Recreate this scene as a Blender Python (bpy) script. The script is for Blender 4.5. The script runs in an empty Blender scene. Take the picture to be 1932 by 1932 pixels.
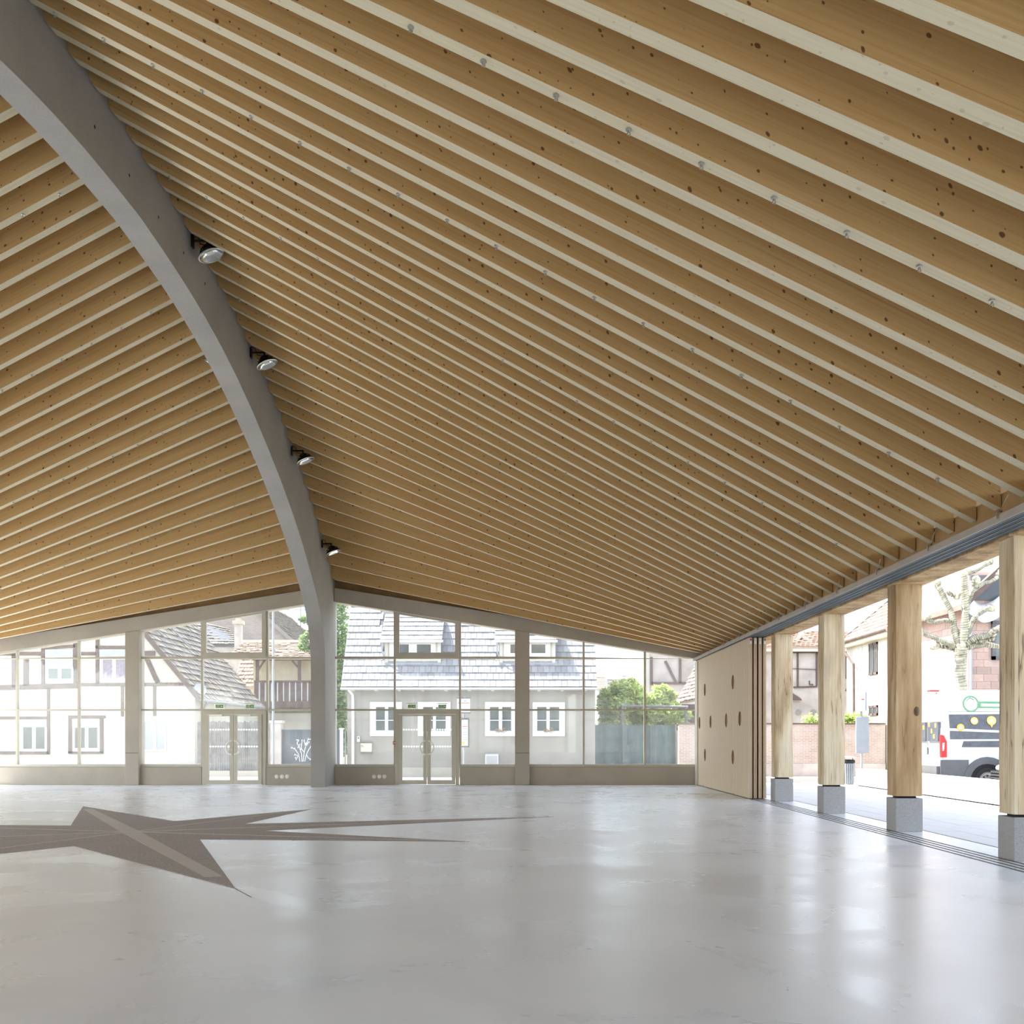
import bpy, bmesh, math, random
from mathutils import Vector, noise
random.seed(7)
sc = bpy.context.scene
COL = sc.collection
# ------------------------------------------------------------------ camera
F, PX, PY, EYE = 1990.0, 987.0, 1393.0, 1.5          # focal length and principal point in 1932-px frame, eye height in m
cam = bpy.data.cameras.new('camera')
cam.sensor_fit = 'HORIZONTAL'; cam.sensor_width = 36.0
cam.lens = F / 1932 * 36.0
cam.shift_x = -(PX - 966) / 1932; cam.shift_y = (PY - 966) / 1932
cam.clip_end = 500
camo = bpy.data.objects.new('camera', cam); COL.objects.link(camo)
camo.location = (0, 0, EYE); camo.rotation_euler = (math.pi / 2, 0, 0)
sc.camera = camo
# ------------------------------------------------------------------ light
SUN_TO = Vector((-0.65, 0.08, 1.0)).normalized()
w = bpy.data.worlds.new('world'); sc.world = w; w.use_nodes = True
wn = w.node_tree; bg = wn.nodes['Background']
sky = wn.nodes.new('ShaderNodeTexSky'); sky.sky_type = 'NISHITA'; sky.sun_disc = False
sky.sun_elevation = math.asin(SUN_TO.z); sky.sun_rotation = math.radians(-83)
sky.air_density = 1.0; sky.dust_density = 1.0; sky.ozone_density = 1.0
hs = wn.nodes.new('ShaderNodeHueSaturation'); hs.inputs['Saturation'].default_value = 0.45
wn.links.new(sky.outputs[0], hs.inputs['Color']); wn.links.new(hs.outputs[0], bg.inputs[0]); bg.inputs[1].default_value = 0.26
sl = bpy.data.lights.new('sun', 'SUN'); sl.energy = 5.0; sl.angle = math.radians(0.53); sl.color = (1, 0.95, 0.87)
so = bpy.data.objects.new('sun', sl); COL.objects.link(so)
so.rotation_euler = SUN_TO.to_track_quat('Z', 'Y').to_euler(); so.location = (-20, 10, 40)
vs = sc.view_settings
vs.view_transform = 'Standard'; vs.look = 'None'; vs.gamma = 1; vs.use_curve_mapping = False
vs.exposure = 1.72
sc.cycles.max_bounces = 12; sc.cycles.diffuse_bounces = 7; sc.cycles.transparent_max_bounces = 24
sc.cycles.use_denoising = True

# ------------------------------------------------------------------ helpers
def at(px, py, D):
    return Vector(((px - PX) / F * D, D, EYE + (PY - py) / F * D))
def X_(px, D): return (px - PX) / F * D
def Z_(py, D): return EYE + (PY - py) / F * D

WL = {}
def wloc(o):
    return WL.get(o.name, Vector((0, 0, 0))) if o else Vector((0, 0, 0))

def tag(o, label=None, cat=None, group=None, kind=None):
    if label: o['label'] = label
    if cat: o['category'] = cat
    if group: o['group'] = group
    if kind: o['kind'] = kind
    return o

def thing(name, label, cat, loc=(0, 0, 0), group=None, kind=None):
    o = bpy.data.objects.new(name, None); COL.objects.link(o); o.empty_display_size = 0.2
    o.location = loc; WL[o.name] = Vector(loc)
    return tag(o, label, cat, group, kind)

class MB:
    """collects faces; build() links them as ONE mesh object"""
    def __init__(s): s.v = []; s.f = []; s.uv = []
    def face(s, pts, uv=None):
        n = len(s.v); s.v += [Vector(p) for p in pts]; s.f.append(list(range(n, n + len(pts)))); s.uv.append(uv)
        return s
    def hexa(s, p):      # 8 corners: 0-3 bottom ring, 4-7 top ring
        n = len(s.v); s.v += [Vector(q) for q in p]
        for q in ((3, 2, 1, 0), (4, 5, 6, 7), (0, 1, 5, 4), (1, 2, 6, 5), (2, 3, 7, 6), (3, 0, 4, 7)):
            s.f.append([n + i for i in q]); s.uv.append(None)
        return s
    def box(s, x0, x1, y0, y1, z0, z1):
        return s.hexa([(x0, y0, z0), (x1, y0, z0), (x1, y1, z0), (x0, y1, z0), (x0, y0, z1), (x1, y0, z1), (x1, y1, z1), (x0, y1, z1)])
    def prism(s, poly, d, y0=None):   # poly: list of points, d: extrusion vector
        n = len(s.v); d = Vector(d); k = len(poly)
        s.v += [Vector(p) for p in poly] + [Vector(p) + d for p in poly]
        s.f.append([n + i for i in range(k)]); s.uv.append(None)
        s.f.append([n + k + i for i in reversed(range(k))]); s.uv.append(None)
        for i in range(k):
            j = (i + 1) % k
            s.f.append([n + j, n + i, n + k + i, n + k + j]); s.uv.append(None)
        return s
    def cyl(s, p0, p1, r0, r1=None, n=12, caps=True):
        if r1 is None: r1 = r0
        p0, p1 = Vector(p0), Vector(p1); a = (p1 - p0).normalized()
        u = a.orthogonal().normalized(); v = a.cross(u); b = len(s.v)
        for p, r in ((p0, r0), (p1, r1)):
            for i in range(n):
                t = 2 * math.pi * i / n; s.v.append(p + u * (r * math.cos(t)) + v * (r * math.sin(t)))
        for i in range(n):
            j = (i + 1) % n; s.f.append([b + i, b + j, b + n + j, b + n + i]); s.uv.append(None)
        if caps:
            s.f.append([b + i for i in reversed(range(n))]); s.uv.append(None)
            s.f.append([b + n + i for i in range(n)]); s.uv.append(None)
        return s
    def tube(s, pts, r, n=8):
        pts = [Vector(p) for p in pts]; rs = r if isinstance(r, (list, tuple)) else [r] * len(pts)
        b = len(s.v); m = len(pts); ref = None
        for i, p in enumerate(pts):
            t = (pts[min(i + 1, m - 1)] - pts[max(i - 1, 0)]).normalized()
            u = t.orthogonal().normalized() if ref is None else (ref - t * ref.dot(t)).normalized()
            ref = u; v = t.cross(u)
            for k in range(n):
                q = 2 * math.pi * k / n; s.v.append(p + u * (rs[i] * math.cos(q)) + v * (rs[i] * math.sin(q)))
        for i in range(m - 1):
            for k in range(n):
                j = (k + 1) % n
                s.f.append([b + i * n + k, b + i * n + j, b + (i + 1) * n + j, b + (i + 1) * n + k]); s.uv.append(None)
        s.f.append([b + k for k in reversed(range(n))]); s.uv.append(None)
        s.f.append([b + (m - 1) * n + k for k in range(n)]); s.uv.append(None)
        return s
    def lathe(s, prof, c, axis=(0, 0, 1), n=24):   # prof: (radius, height along axis)
        c = Vector(c); a = Vector(axis).normalized(); u = a.orthogonal().normalized(); v = a.cross(u); b = len(s.v); m = len(prof)
        for r, h in prof:
            for k in range(n):
                q = 2 * math.pi * k / n; s.v.append(c + a * h + u * (r * math.cos(q)) + v * (r * math.sin(q)))
        for i in range(m - 1):
            for k in range(n):
                j = (k + 1) % n
                s.f.append([b + i * n + k, b + i * n + j, b + (i + 1) * n + j, b + (i + 1) * n + k]); s.uv.append(None)
        return s
    def ball(s, c, r, n=8, m=6, sq=(1, 1, 1)):
        c = Vector(c); b = len(s.v)
        for i in range(m + 1):
            t = math.pi * i / m
            for k in range(n):
                q = 2 * math.pi * k / n
                s.v.append(c + Vector((r * sq[0] * math.sin(t) * math.cos(q), r * sq[1] * math.sin(t) * math.sin(q), r * sq[2] * math.cos(t))))
        for i in range(m):
            for k in range(n):
                j = (k + 1) % n
                s.f.append([b + i * n + k, b + (i + 1) * n + k, b + (i + 1) * n + j, b + i * n + j]); s.uv.append(None)
        return s
    def build(s, name, mat, parent=None, smooth=False, loc=None):
        me = bpy.data.meshes.new(name)
        base = wloc(parent) if parent else (Vector(loc) if loc else Vector((0, 0, 0)))
        me.from_pydata([v - base for v in s.v], [], s.f)
        if any(u is not None for u in s.uv):
            l = me.uv_layers.new(name='UVMap'); i = 0
            for f, u in zip(s.f, s.uv):
                for k in range(len(f)):
                    l.data[i].uv = u[k] if u else (0, 0); i += 1
        me.validate()
        mats = mat if isinstance(mat, (list, tuple)) else [mat]
        for m in mats: me.materials.append(m)
        bm = bmesh.new(); bm.from_mesh(me); bmesh.ops.remove_doubles(bm, verts=bm.verts, dist=1e-5)
        if not any(u is not None for u in s.uv): bmesh.ops.recalc_face_normals(bm, faces=bm.faces)
        bm.to_mesh(me); bm.free()
        if smooth:
            for p in me.polygons: p.use_smooth = True
            try: me.set_sharp_from_angle(angle=math.radians(35))
            except Exception: pass
        o = bpy.data.objects.new(name, me); COL.objects.link(o)
        if parent: o.parent = parent
        elif loc: o.location = base
        WL[o.name] = base
        return o

def bevel(o, wdt=0.01, seg=2):
    m = o.modifiers.new('bevel', 'BEVEL'); m.width = wdt; m.segments = seg; m.limit_method = 'ANGLE'; m.angle_limit = math.radians(40)
    return o

def copy_tree(o, parent=None):
    c = o.copy(); COL.objects.link(c)
    if parent: c.parent = parent
    for ch in [x for x in bpy.data.objects if x.parent == o]: copy_tree(ch, c)
    return c

# ------------------------------------------------------------------ materials
def srgb(r, g, b):
    f = lambda c: (c / 255 / 12.92) if c / 255 <= 0.04045 else ((c / 255 + 0.055) / 1.055) ** 2.4
    return (f(r), f(g), f(b), 1)
class NT:
    def __init__(s, name):
        s.m = bpy.data.materials.new(name); s.m.use_nodes = True; s.t = s.m.node_tree
        s.b = s.t.nodes['Principled BSDF']; s.out = s.t.nodes['Material Output']
    def n(s, typ, **kw):
        x = s.t.nodes.new('ShaderNode' + typ)
        for k, v in kw.items():
            if k in x.inputs: x.inputs[k].default_value = v
            else: setattr(x, k, v)
        return x
    def l(s, a, b): s.t.links.new(a, b)
    def math(s, op, a, b=None, clamp=False):
        x = s.t.nodes.new('ShaderNodeMath'); x.operation = op; x.use_clamp = clamp
        for i, q in enumerate((a, b)):
            if q is None: continue
            if hasattr(q, 'default_value') and hasattr(q, 'links'): s.l(q, x.inputs[i])
            else: x.inputs[i].default_value = q
        return x.outputs[0]
    def mix(s, fac, a, b, mode='MIX'):
        x = s.t.nodes.new('ShaderNodeMix'); x.data_type = 'RGBA'; x.blend_type = mode
        for i, q in ((0, fac), (6, a), (7, b)):
            if hasattr(q, 'links'): s.l(q, x.inputs[i])
            else: x.inputs[i].default_value = q
        return x.outputs[2]
    def ramp(s, src, stops):
        x = s.t.nodes.new('ShaderNodeValToRGB'); e = x.color_ramp.elements
        while len(e) < len(stops): e.new(0.5)
        for i, (p, c) in enumerate(stops): e[i].position = p; e[i].color = c if len(c) == 4 else (*c, 1)
        s.l(src, x.inputs[0]); return x.outputs[0]
    def coord(s, scale=(1, 1, 1), src='Object'):
        tc = s.t.nodes.new('ShaderNodeTexCoord'); mp = s.t.nodes.new('ShaderNodeMapping')
        mp.inputs['Scale'].default_value = scale; s.l(tc.outputs[src], mp.inputs[0]); return mp.outputs[0]
    def noise(s, vec, scale, detail=4, rough=0.55):
        x = s.t.nodes.new('ShaderNodeTexNoise'); x.inputs['Scale'].default_value = scale
        x.inputs['Detail'].default_value = detail; x.inputs['Roughness'].default_value = rough
        s.l(vec, x.inputs['Vector']); return x.outputs[0]
    def bump(s, h, strength=0.2, dist=0.01):
        x = s.t.nodes.new('ShaderNodeBump'); x.inputs['Strength'].default_value = strength; x.inputs['Distance'].default_value = dist
        s.l(h, x.inputs['Height']); s.l(x.outputs[0], s.b.inputs['Normal'])
    def fin(s, col=None, rough=0.6, metal=0.0, spec=0.5):
        if col is not None:
            if hasattr(col, 'links'): s.l(col, s.b.inputs['Base Color'])
            else: s.b.inputs['Base Color'].default_value = col
        if hasattr(rough, 'links'): s.l(rough, s.b.inputs['Roughness'])
        else: s.b.inputs['Roughness'].default_value = rough
        s.b.inputs['Metallic'].default_value = metal
        s.b.inputs['Specular IOR Level'].default_value = spec
        return s.m

def plain(name, rgb, rough=0.6, metal=0.0, var=0.06, scale=3.0, spec=0.4):
    t = NT(name); c = srgb(*rgb)
    nz = t.noise(t.coord(), scale, 5)
    lo = tuple(x * (1 - var * 2) for x in c[:3]) + (1,); hi = tuple(min(1, x * (1 + var * 2)) for x in c[:3]) + (1,)
    return t.fin(t.ramp(nz, [(0.3, lo), (0.7, hi)]), rough, metal, spec)

def concrete(name, rgb, speck=0.35, rough=0.8, big=0.12, fs=90):
    t = NT(name); c = srgb(*rgb)[:3]; co = t.coord()
    a = t.ramp(t.noise(co, 0.9, 6), [(0.3, tuple(x * (1 - big) for x in c)), (0.7, tuple(x * (1 + big) for x in c))])
    fine = t.noise(co, fs, 3, 0.7)
    b = t.mix(t.ramp(fine, [(0.42, (0, 0, 0)), (0.75, (1, 1, 1))]), a, tuple(min(1, x * (1 + speck)) for x in c) + (1,))
    dark = t.ramp(t.noise(co, fs * .6, 2, 0.6), [(0.25, (1, 1, 1)), (0.36, (0, 0, 0))])
    b = t.mix(t.math('MULTIPLY', dark, 0.5), b, tuple(x * (1 - speck) for x in c) + (1,))
    t.bump(fine, 0.15, 0.01)
    return t.fin(b, rough, 0, 0.3)

def rafter_mat():
    t = NT('glulam_spruce')
    tc = t.n('TexCoord'); oi = t.n('ObjectInfo')
    off = t.n('CombineXYZ'); t.l(t.math('MULTIPLY', oi.outputs['Random'], 71.0), off.inputs[0]); t.l(t.math('MULTIPLY', oi.outputs['Random'], 313.0), off.inputs[1])
    va = t.n('VectorMath', operation='ADD'); t.l(tc.outputs['UV'], va.inputs[0]); t.l(off.outputs[0], va.inputs[1])
    v = va.outputs[0]
    def scaled(x, y):
        m = t.n('Mapping'); m.inputs['Scale'].default_value = (x, y, 1); t.l(v, m.inputs[0]); return m.outputs[0]
    grain = t.noise(scaled(0.9, 34), 1.0, 5, 0.65)
    wide = t.noise(scaled(0.25, 4), 1.0, 3)
    base = t.ramp(grain, [(0.25, srgb(184, 152, 102)), (0.5, srgb(202, 172, 120)), (0.8, srgb(214, 187, 138))])
    base = t.mix(t.ramp(wide, [(0.35, (0, 0, 0)), (0.7, (0.45, 0.45, 0.45))]), base, srgb(190, 152, 98))
    # thin dark season lines
    line = t.ramp(t.noise(scaled(0.35, 60), 1.0, 2, 0.5), [(0.30, (1, 1, 1)), (0.36, (0, 0, 0))])
    base = t.mix(t.math('MULTIPLY', line, 0.35), base, srgb(150, 114, 72))
    # lamella tone
    base = t.mix(t.math('MULTIPLY', oi.outputs['Random'], 0.25), base, srgb(178, 146, 98))
    def knots(sc_, r0, prob):
        nz = t.n('TexNoise'); nz.inputs['Scale'].default_value = 14; t.l(v, nz.inputs['Vector'])
        w = t.mix(0.03, v, nz.outputs[1], 'ADD')
        vo = t.n('TexVoronoi', voronoi_dimensions='2D'); vo.inputs['Scale'].default_value = sc_; t.l(w, vo.inputs['Vector'])
        se = t.n('SeparateColor'); t.l(vo.outputs['Color'], se.inputs[0])
        on = t.math('GREATER_THAN', se.outputs[0], 1 - prob)
        rad = t.math('ADD', t.math('MULTIPLY', se.outputs[1], r0), r0 * 0.35)
        d = t.math('SUBTRACT', rad, vo.outputs['Distance'])
        return t.math('MULTIPLY', t.math('MULTIPLY', d, 45.0, True), on, True)
    k = t.math('MAXIMUM', knots(4.2, 0.08, 0.42), knots(8.0, 0.08, 0.26))
    base = t.mix(t.math('MULTIPLY', k, 0.85, True), base, srgb(84, 52, 32))
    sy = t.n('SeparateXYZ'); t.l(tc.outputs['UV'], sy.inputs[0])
    pale = t.ramp(grain, [(0.25, srgb(203, 193, 163)), (0.6, srgb(218, 209, 183))])  # undersides coloured paler and creamier, partly painted-in light off the floor
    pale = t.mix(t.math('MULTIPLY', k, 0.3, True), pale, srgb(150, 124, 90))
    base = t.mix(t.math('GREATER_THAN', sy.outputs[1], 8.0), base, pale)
    return t.fin(base, 0.62, 0, 0.25)

def pale_wood():
    t = NT('pale_three_ply_timber'); co = t.coord((16, 16, 0.5))
    g = t.noise(co, 3.0, 6, 0.65)
    c = t.ramp(g, [(0.25, srgb(190, 175, 150)), (0.5, srgb(204, 191, 168)), (0.75, srgb(214, 203, 183))])
    bands = t.noise(t.coord((4, 4, 0.02)), 1.5, 2)
    c = t.mix(t.ramp(bands, [(0.4, (0, 0, 0)), (0.65, (0.35, 0.35, 0.35))]), c, srgb(192, 166, 132))
    return t.fin(c, 0.6, 0, 0.25)

def oak(name, c0, c1, c2, streak=0.5):
    t = NT(name); oi = t.n('ObjectInfo')
    tc = t.n('TexCoord'); va = t.n('VectorMath', operation='ADD'); t.l(tc.outputs['Object'], va.inputs[0])
    cx = t.n('CombineXYZ')
    for i in range(3): t.l(t.math('MULTIPLY', oi.outputs['Random'], 37.0 + i * 11), cx.inputs[i])
    t.l(cx.outputs[0], va.inputs[1])
    def sca(x):
        m = t.n('Mapping'); m.inputs['Scale'].default_value = x; t.l(va.outputs[0], m.inputs[0]); return m.outputs[0]
    big = t.noise(sca((3.2, 3.2, 0.55)), 1.0, 5, 0.6)
    c = t.ramp(big, [(0.3, srgb(*c0)), (0.52, srgb(*c1)), (0.72, srgb(*c2))])
    gr = t.noise(sca((28, 28, 0.9)), 1.0, 5, 0.7)
    c = t.mix(t.ramp(gr, [(0.30, (.6, .6, .6)), (0.5, (0, 0, 0))]), c, srgb(160, 132, 94))
    crack = t.ramp(t.noise(sca((9, 9, 0.32)), 1.0, 4, 0.55), [(0.484, (0, 0, 0)), (0.5, (1, 1, 1)), (0.516, (0, 0, 0))])
    msk = t.ramp(t.noise(sca((2, 2, 0.5)), 1.0, 2), [(0.42, (0, 0, 0)), (0.55, (1, 1, 1))])
    ck = t.math('MULTIPLY', crack, msk)
    c = t.mix(t.math('MULTIPLY', ck, 0.85), c, srgb(78, 56, 36))
    st = t.ramp(t.noise(sca((1.6, 1.6, 0.25)), 1.7, 3), [(0.55, (0, 0, 0)), (0.72, (streak, streak, streak))])
    c = t.mix(st, c, srgb(110, 84, 60))
    t.bump(ck, -0.6, 0.02)
    return t.fin(c, 0.75, 0, 0.2)

def floor_mat():
    t = NT('polished_concrete'); co = t.coord()
    a = t.noise(co, 0.35, 6, 0.6); b = t.noise(co, 1.4, 3, 0.55)
    sw = t.n('TexNoise'); sw.inputs['Scale'].default_value = 0.7; sw.inputs['Detail'].default_value = 5; sw.inputs['Distortion'].default_value = 1.0
    t.l(co, sw.inputs['Vector'])
    c = t.ramp(a, [(0.32, srgb(199, 204, 208)), (0.68, srgb(224, 229, 233))])
    c = t.mix(t.ramp(b, [(0.35, (0, 0, 0)), (0.75, (0.45, 0.45, 0.45))]), c, srgb(192, 193, 192))
    c = t.mix(t.ramp(sw.outputs[0], [(0.4, (0, 0, 0)), (0.74, (0.5, 0.5, 0.5))]), c, srgb(234, 234, 232))
    r = t.ramp(sw.outputs[0], [(0.3, (0.24, 0.24, 0.24)), (0.7, (0.35, 0.35, 0.35))])
    
    return t.fin(c, r, 0, 0.55)

def glass_mat(name='window_glass', dirt=0.06, tint=(0.97, 0.985, 0.98, 1)):
    t = NT(name); t.t.nodes.remove(t.b)
    tr = t.n('BsdfTransparent'); tr.inputs[0].default_value = tint
    gl = t.n('BsdfGlossy'); gl.inputs[0].default_value = (1, 1, 1, 1); gl.inputs['Roughness'].default_value = 0.02
    lw = t.n('LayerWeight'); lw.inputs[0].default_value = 0.5
    f = t.math('ADD', t.math('MULTIPLY', t.math('POWER', lw.outputs['Facing'], 4.0), 0.55), 0.035)
    m1 = t.n('MixShader'); t.l(f, m1.inputs[0]); t.l(tr.outputs[0], m1.inputs[1]); t.l(gl.outputs[0], m1.inputs[2])
    df = t.n('BsdfTranslucent'); df.inputs[0].default_value = (0.9, 0.92, 0.92, 1)
    nz = t.noise(t.coord((1, 1, 1)), 1.3, 6, 0.7)
    dm = t.math('MULTIPLY', t.ramp(nz, [(0.35, (0.4, 0.4, 0.4)), (0.75, (1, 1, 1))]), dirt)
    m2 = t.n('MixShader'); t.l(dm, m2.inputs[0]); t.l(m1.outputs[0], m2.inputs[1]); t.l(df.outputs[0], m2.inputs[2])
    t.l(m2.outputs[0], t.out.inputs[0]); return t.m

def tiles_mat(name, cols, rough=0.8):
    """fired roof tile colour per piece and weathering"""
    t = NT(name); oi = t.n('ObjectInfo'); ge = t.n('NewGeometry')
    rnd = t.math('FRACT', t.math('ADD', oi.outputs['Random'], ge.outputs['Random Per Island']))
    c = t.ramp(rnd, [(i / max(1, len(cols) - 1), srgb(*q)) for i, q in enumerate(cols)])
    nz = t.noise(t.coord(), 5, 5)
    c = t.mix(t.ramp(nz, [(0.4, (0, 0, 0)), (0.75, (0.35, 0.35, 0.35))]), c, srgb(120, 112, 104))
    return t.fin(c, rough, 0, 0.2)

def brick_mat(name, c1, c2, mortar, w=0.24, h=0.07, dirt=0.5):
    t = NT(name); co = t.coord(); sp = t.n('SeparateXYZ'); t.l(co, sp.inputs[0])
    cb = t.n('CombineXYZ'); t.l(t.math('ADD', sp.outputs[0], sp.outputs[1]), cb.inputs[0]); t.l(sp.outputs[2], cb.inputs[1])
    b = t.n('TexBrick'); t.l(cb.outputs[0], b.inputs['Vector'])
    b.inputs['Color1'].default_value = srgb(*c1); b.inputs['Color2'].default_value = srgb(*c2); b.inputs['Mortar'].default_value = srgb(*mortar)
    b.inputs['Scale'].default_value = 1; b.inputs['Brick Width'].default_value = w; b.inputs['Row Height'].default_value = h
    b.inputs['Mortar Size'].default_value = 0.012
    nz = t.noise(co, 1.1, 6, 0.65)
    c = t.mix(t.ramp(nz, [(0.4, (0, 0, 0)), (0.62, (dirt, dirt, dirt))]), b.outputs[0], srgb(*mortar))
    return t.fin(c, 0.9, 0, 0.15)

def leaf_mat(name, a, b):
    t = NT(name); ge = t.n('NewGeometry')
    c = t.ramp(ge.outputs['Random Per Island'], [(0, srgb(*a)), (1, srgb(*b))])
    t.fin(c, 0.55, 0, 0.3)
    tl = t.n('BsdfTranslucent'); t.l(c, tl.inputs[0]); mx = t.n('MixShader'); mx.inputs[0].default_value = 0.4
    t.l(t.b.outputs[0], mx.inputs[1]); t.l(tl.outputs[0], mx.inputs[2]); t.l(mx.outputs[0], t.out.inputs[0]); return t.m

def frost_mat():
    t = NT('frosted_film'); t.fin(srgb(235, 236, 234), 0.6); tl = t.n('BsdfTranslucent'); tl.inputs[0].default_value = (.95, .95, .95, 1)
    mx = t.n('MixShader'); mx.inputs[0].default_value = .75; t.l(t.b.outputs[0], mx.inputs[1]); t.l(tl.outputs[0], mx.inputs[2]); t.l(mx.outputs[0], t.out.inputs[0]); return t.m
M = dict(
    core=plain('panel_core_wood', (150, 118, 80), 0.75, 0, 0.08, 4), spacer=plain('red_brown_spacer', (104, 66, 54), 0.8),
    oak_b=oak('dark_streaked_oak', (144, 112, 78), (182, 156, 120), (206, 188, 156), 0.8),
    frost=frost_mat(),
    rafter=rafter_mat(), panel=pale_wood(),
    deck=plain('roof_deck_boards', (160, 130, 88), 0.7, 0, 0.1, 2),
    conc=concrete('cast_concrete', (158, 157, 153), 0.4), conc_d=concrete('washed_concrete', (172, 166, 155), 0.3),
    ped=concrete('granite_concrete', (146, 146, 146), 0.5),
    floor=floor_mat(), glass=glass_mat(), frame=plain('painted_steel_frame', (196, 192, 178), 0.45, 0, 0.02),
    white=plain('white_paint', (214, 215, 216), 0.5, 0, 0.02), steel=plain('brushed_steel', (190, 190, 186), 0.28, 0.9, 0.04),
    galv=plain('anodised_rail', (116, 124, 129), 0.6, 0.15, 0.03, 1.2), fascia=plain('track_cover_paint', (168, 162, 156), 0.5, 0.1, 0.03),
    slot=plain('dark_slot', (26, 28, 32), 0.7), black=plain('black_plastic', (24, 24, 25), 0.5), lens=plain('lamp_glass', (216, 220, 220), 0.12, 0.0, 0.03, 9, 0.8),
    refl=plain('lamp_reflector', (206, 210, 212), 0.16, 0.9, 0.05, 20), chip=plain('lamp_led_plate', (236, 236, 228), 0.35),
    oak=oak('weathered_oak', (172, 148, 112), (206, 190, 160), (220, 210, 188), 0.5), oak_l=oak('oak_lintel', (150, 118, 82), (186, 158, 116), (204, 184, 148), 0.7),
    inlay=concrete('pebble_inlay', (154, 148, 144), 0.7, 0.85, 0.06, 34), band=concrete('pale_inlay_band', (190, 186, 180), 0.2, 0.7, 0.05),
    pave=concrete('terrace_concrete', (190, 190, 190), 0.15, 0.55, 0.05), bench=concrete('white_concrete', (214, 212, 206), 0.1, 0.7, 0.04),
    ground=concrete('street_asphalt', (150, 148, 145), 0.3, 0.9, 0.1), kerb=concrete('kerb_stone', (186, 184, 178), 0.2),
    green=plain('exit_green', (104, 150, 58), 0.5, 0, 0.02), clear=glass_mat('clear_acrylic', 0.12), red=plain('signal_red', (190, 40, 40), 0.45),
    plaster_w=plain('white_plaster', (190, 187, 176), 0.9, 0, 0.04, 1.2), plaster_g=plain('grey_plaster', (144, 141, 135), 0.95, 0, 0.05, 0.8),
    plaster_old=plain('old_pinkish_plaster', (182, 174, 167), 0.95, 0, 0.14, 0.9), plaster_c=plain('cream_plaster', (224, 214, 186), 0.9, 0, 0.05),
    timber=plain('dark_timber_frame', (98, 84, 78), 0.85, 0, 0.12, 2), timber_b=plain('brown_gallery_boards', (104, 84, 76), 0.85, 0, 0.15, 3),
    fence=plain('grey_weathered_boards', (112, 110, 108), 0.9, 0, 0.18, 4), pane=plain('house_window_glass', (66, 76, 78), 0.08, 0, 0.18, 1.5, 0.8),
    curtain=plain('lilac_curtain', (140, 132, 142), 0.9, 0, 0.08, 8), shutter=plain('roller_shutter', (160, 163, 168), 0.6, 0, 0.03),
    slate=tiles_mat('slate', [(120, 122, 128), (132, 134, 139), (143, 145, 149)], 0.5), slate_base=plain('slate_underlay', (84, 88, 96), 0.8),
    tile_r=tiles_mat('clay_tile', [(152, 128, 112), (176, 152, 134), (190, 170, 154), (162, 140, 128)]), tile_g=tiles_mat('weathered_tile', [(112, 108, 104), (134, 128, 122), (150, 140, 126), (122, 116, 112)]),
    tile_o=tiles_mat('new_clay_tile', [(186, 160, 145), (194, 170, 156)]),
    zinc=plain('zinc_sheet', (142, 147, 152), 0.6, 0.1, 0.05), brick=brick_mat('old_brick', (170, 146, 134), (154, 132, 122), (184, 176, 168), 0.24, 0.07, 0.75),
    brick_g=brick_mat('grey_brick', (150, 140, 132), (134, 124, 118), (160, 152, 146), 0.3, 0.1, 0.3),
    block=tiles_mat('terracotta_block', [(160, 140, 132), (178, 154, 144), (186, 162, 150), (172, 158, 152)]),
    gate=plain('anthracite_gate', (84, 92, 100), 0.55, 0.2, 0.05), mesh=plain('green_screen_mesh', (76, 92, 92), 0.9, 0, 0.1, 3),
    leaf=leaf_mat('shrub_leaves', (140, 168, 78), (208, 216, 144)), conifer=leaf_mat('conifer_leaves', (98, 128, 74), (166, 188, 122)),
    bark=plain('plane_bark', (166, 164, 144), 0.9, 0, 0.16, 6), bark_d=plain('trunk_bark', (110, 92, 74), 0.9, 0, 0.2, 5),
    van=plain('white_van_paint', (206, 210, 213), 0.25, 0, 0.01, 3, 0.6), vplast=plain('van_grey_plastic', (92, 94, 98), 0.6),
    rubber=plain('tyre_rubber', (38, 38, 40), 0.8), vdark=plain('van_print_slate', (82, 86, 94), 0.4, 0, 0.12, 6), vgreen=plain('van_print_green', (88, 140, 98), 0.4),
    vyel=plain('van_print_amber', (226, 176, 84), 0.4), silver=plain('silver_car_paint', (178, 180, 182), 0.2, 0.6, 0.03),
    amber=plain('amber_print', (222, 186, 84), 0.6), bluep=plain('blue_print', (120, 150, 190), 0.6), sheet=plain('plastic_sheet', (206, 214, 226), 0.35),
    wire=plain('dark_wire', (60, 58, 56), 0.6), paper=plain('paper_label', (226, 226, 222), 0.7), flower=plain('dried_flowers', (150, 120, 90), 0.9),
)
# ------------------------------------------------------------------ hall geometry
CX, CD = -6.31, 16.8                         # centre of the hall on plan
XR, XL = -6.09, -6.53                        # faces of the arch rib
XE, ZE_L = 5.53, 4.40            # rafter soffit heights at the eaves
XEL = -18.15
def ridge(D):                                # rafter soffit height at the rib
    u = D - CD
    return 10.755 - 0.013213 * u * u - 6.4017e-06 * u ** 4 - (0.0009 * u * u if u < 0 else 0)
def eave_r(D): return 4.40 - 0.0075 * max(0, D - 12) - 0.03 * max(0, 12 - D)
def soffit(X, D):
    r = ridge(D)
    return r + (X - XR) / (XE - XR) * (eave_r(D) - r) if X > CX else r + (X - XL) / (XEL - XL) * (ZE_L - r)
RS, RT, RH = 0.693, 0.16, 0.46               # rafter spacing, thickness, depth
KS = list(range(-19, 26)); RD = {k: 16.18 + RS * k for k in KS}
ENDR, ENDL = 5.76, -18.38

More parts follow.
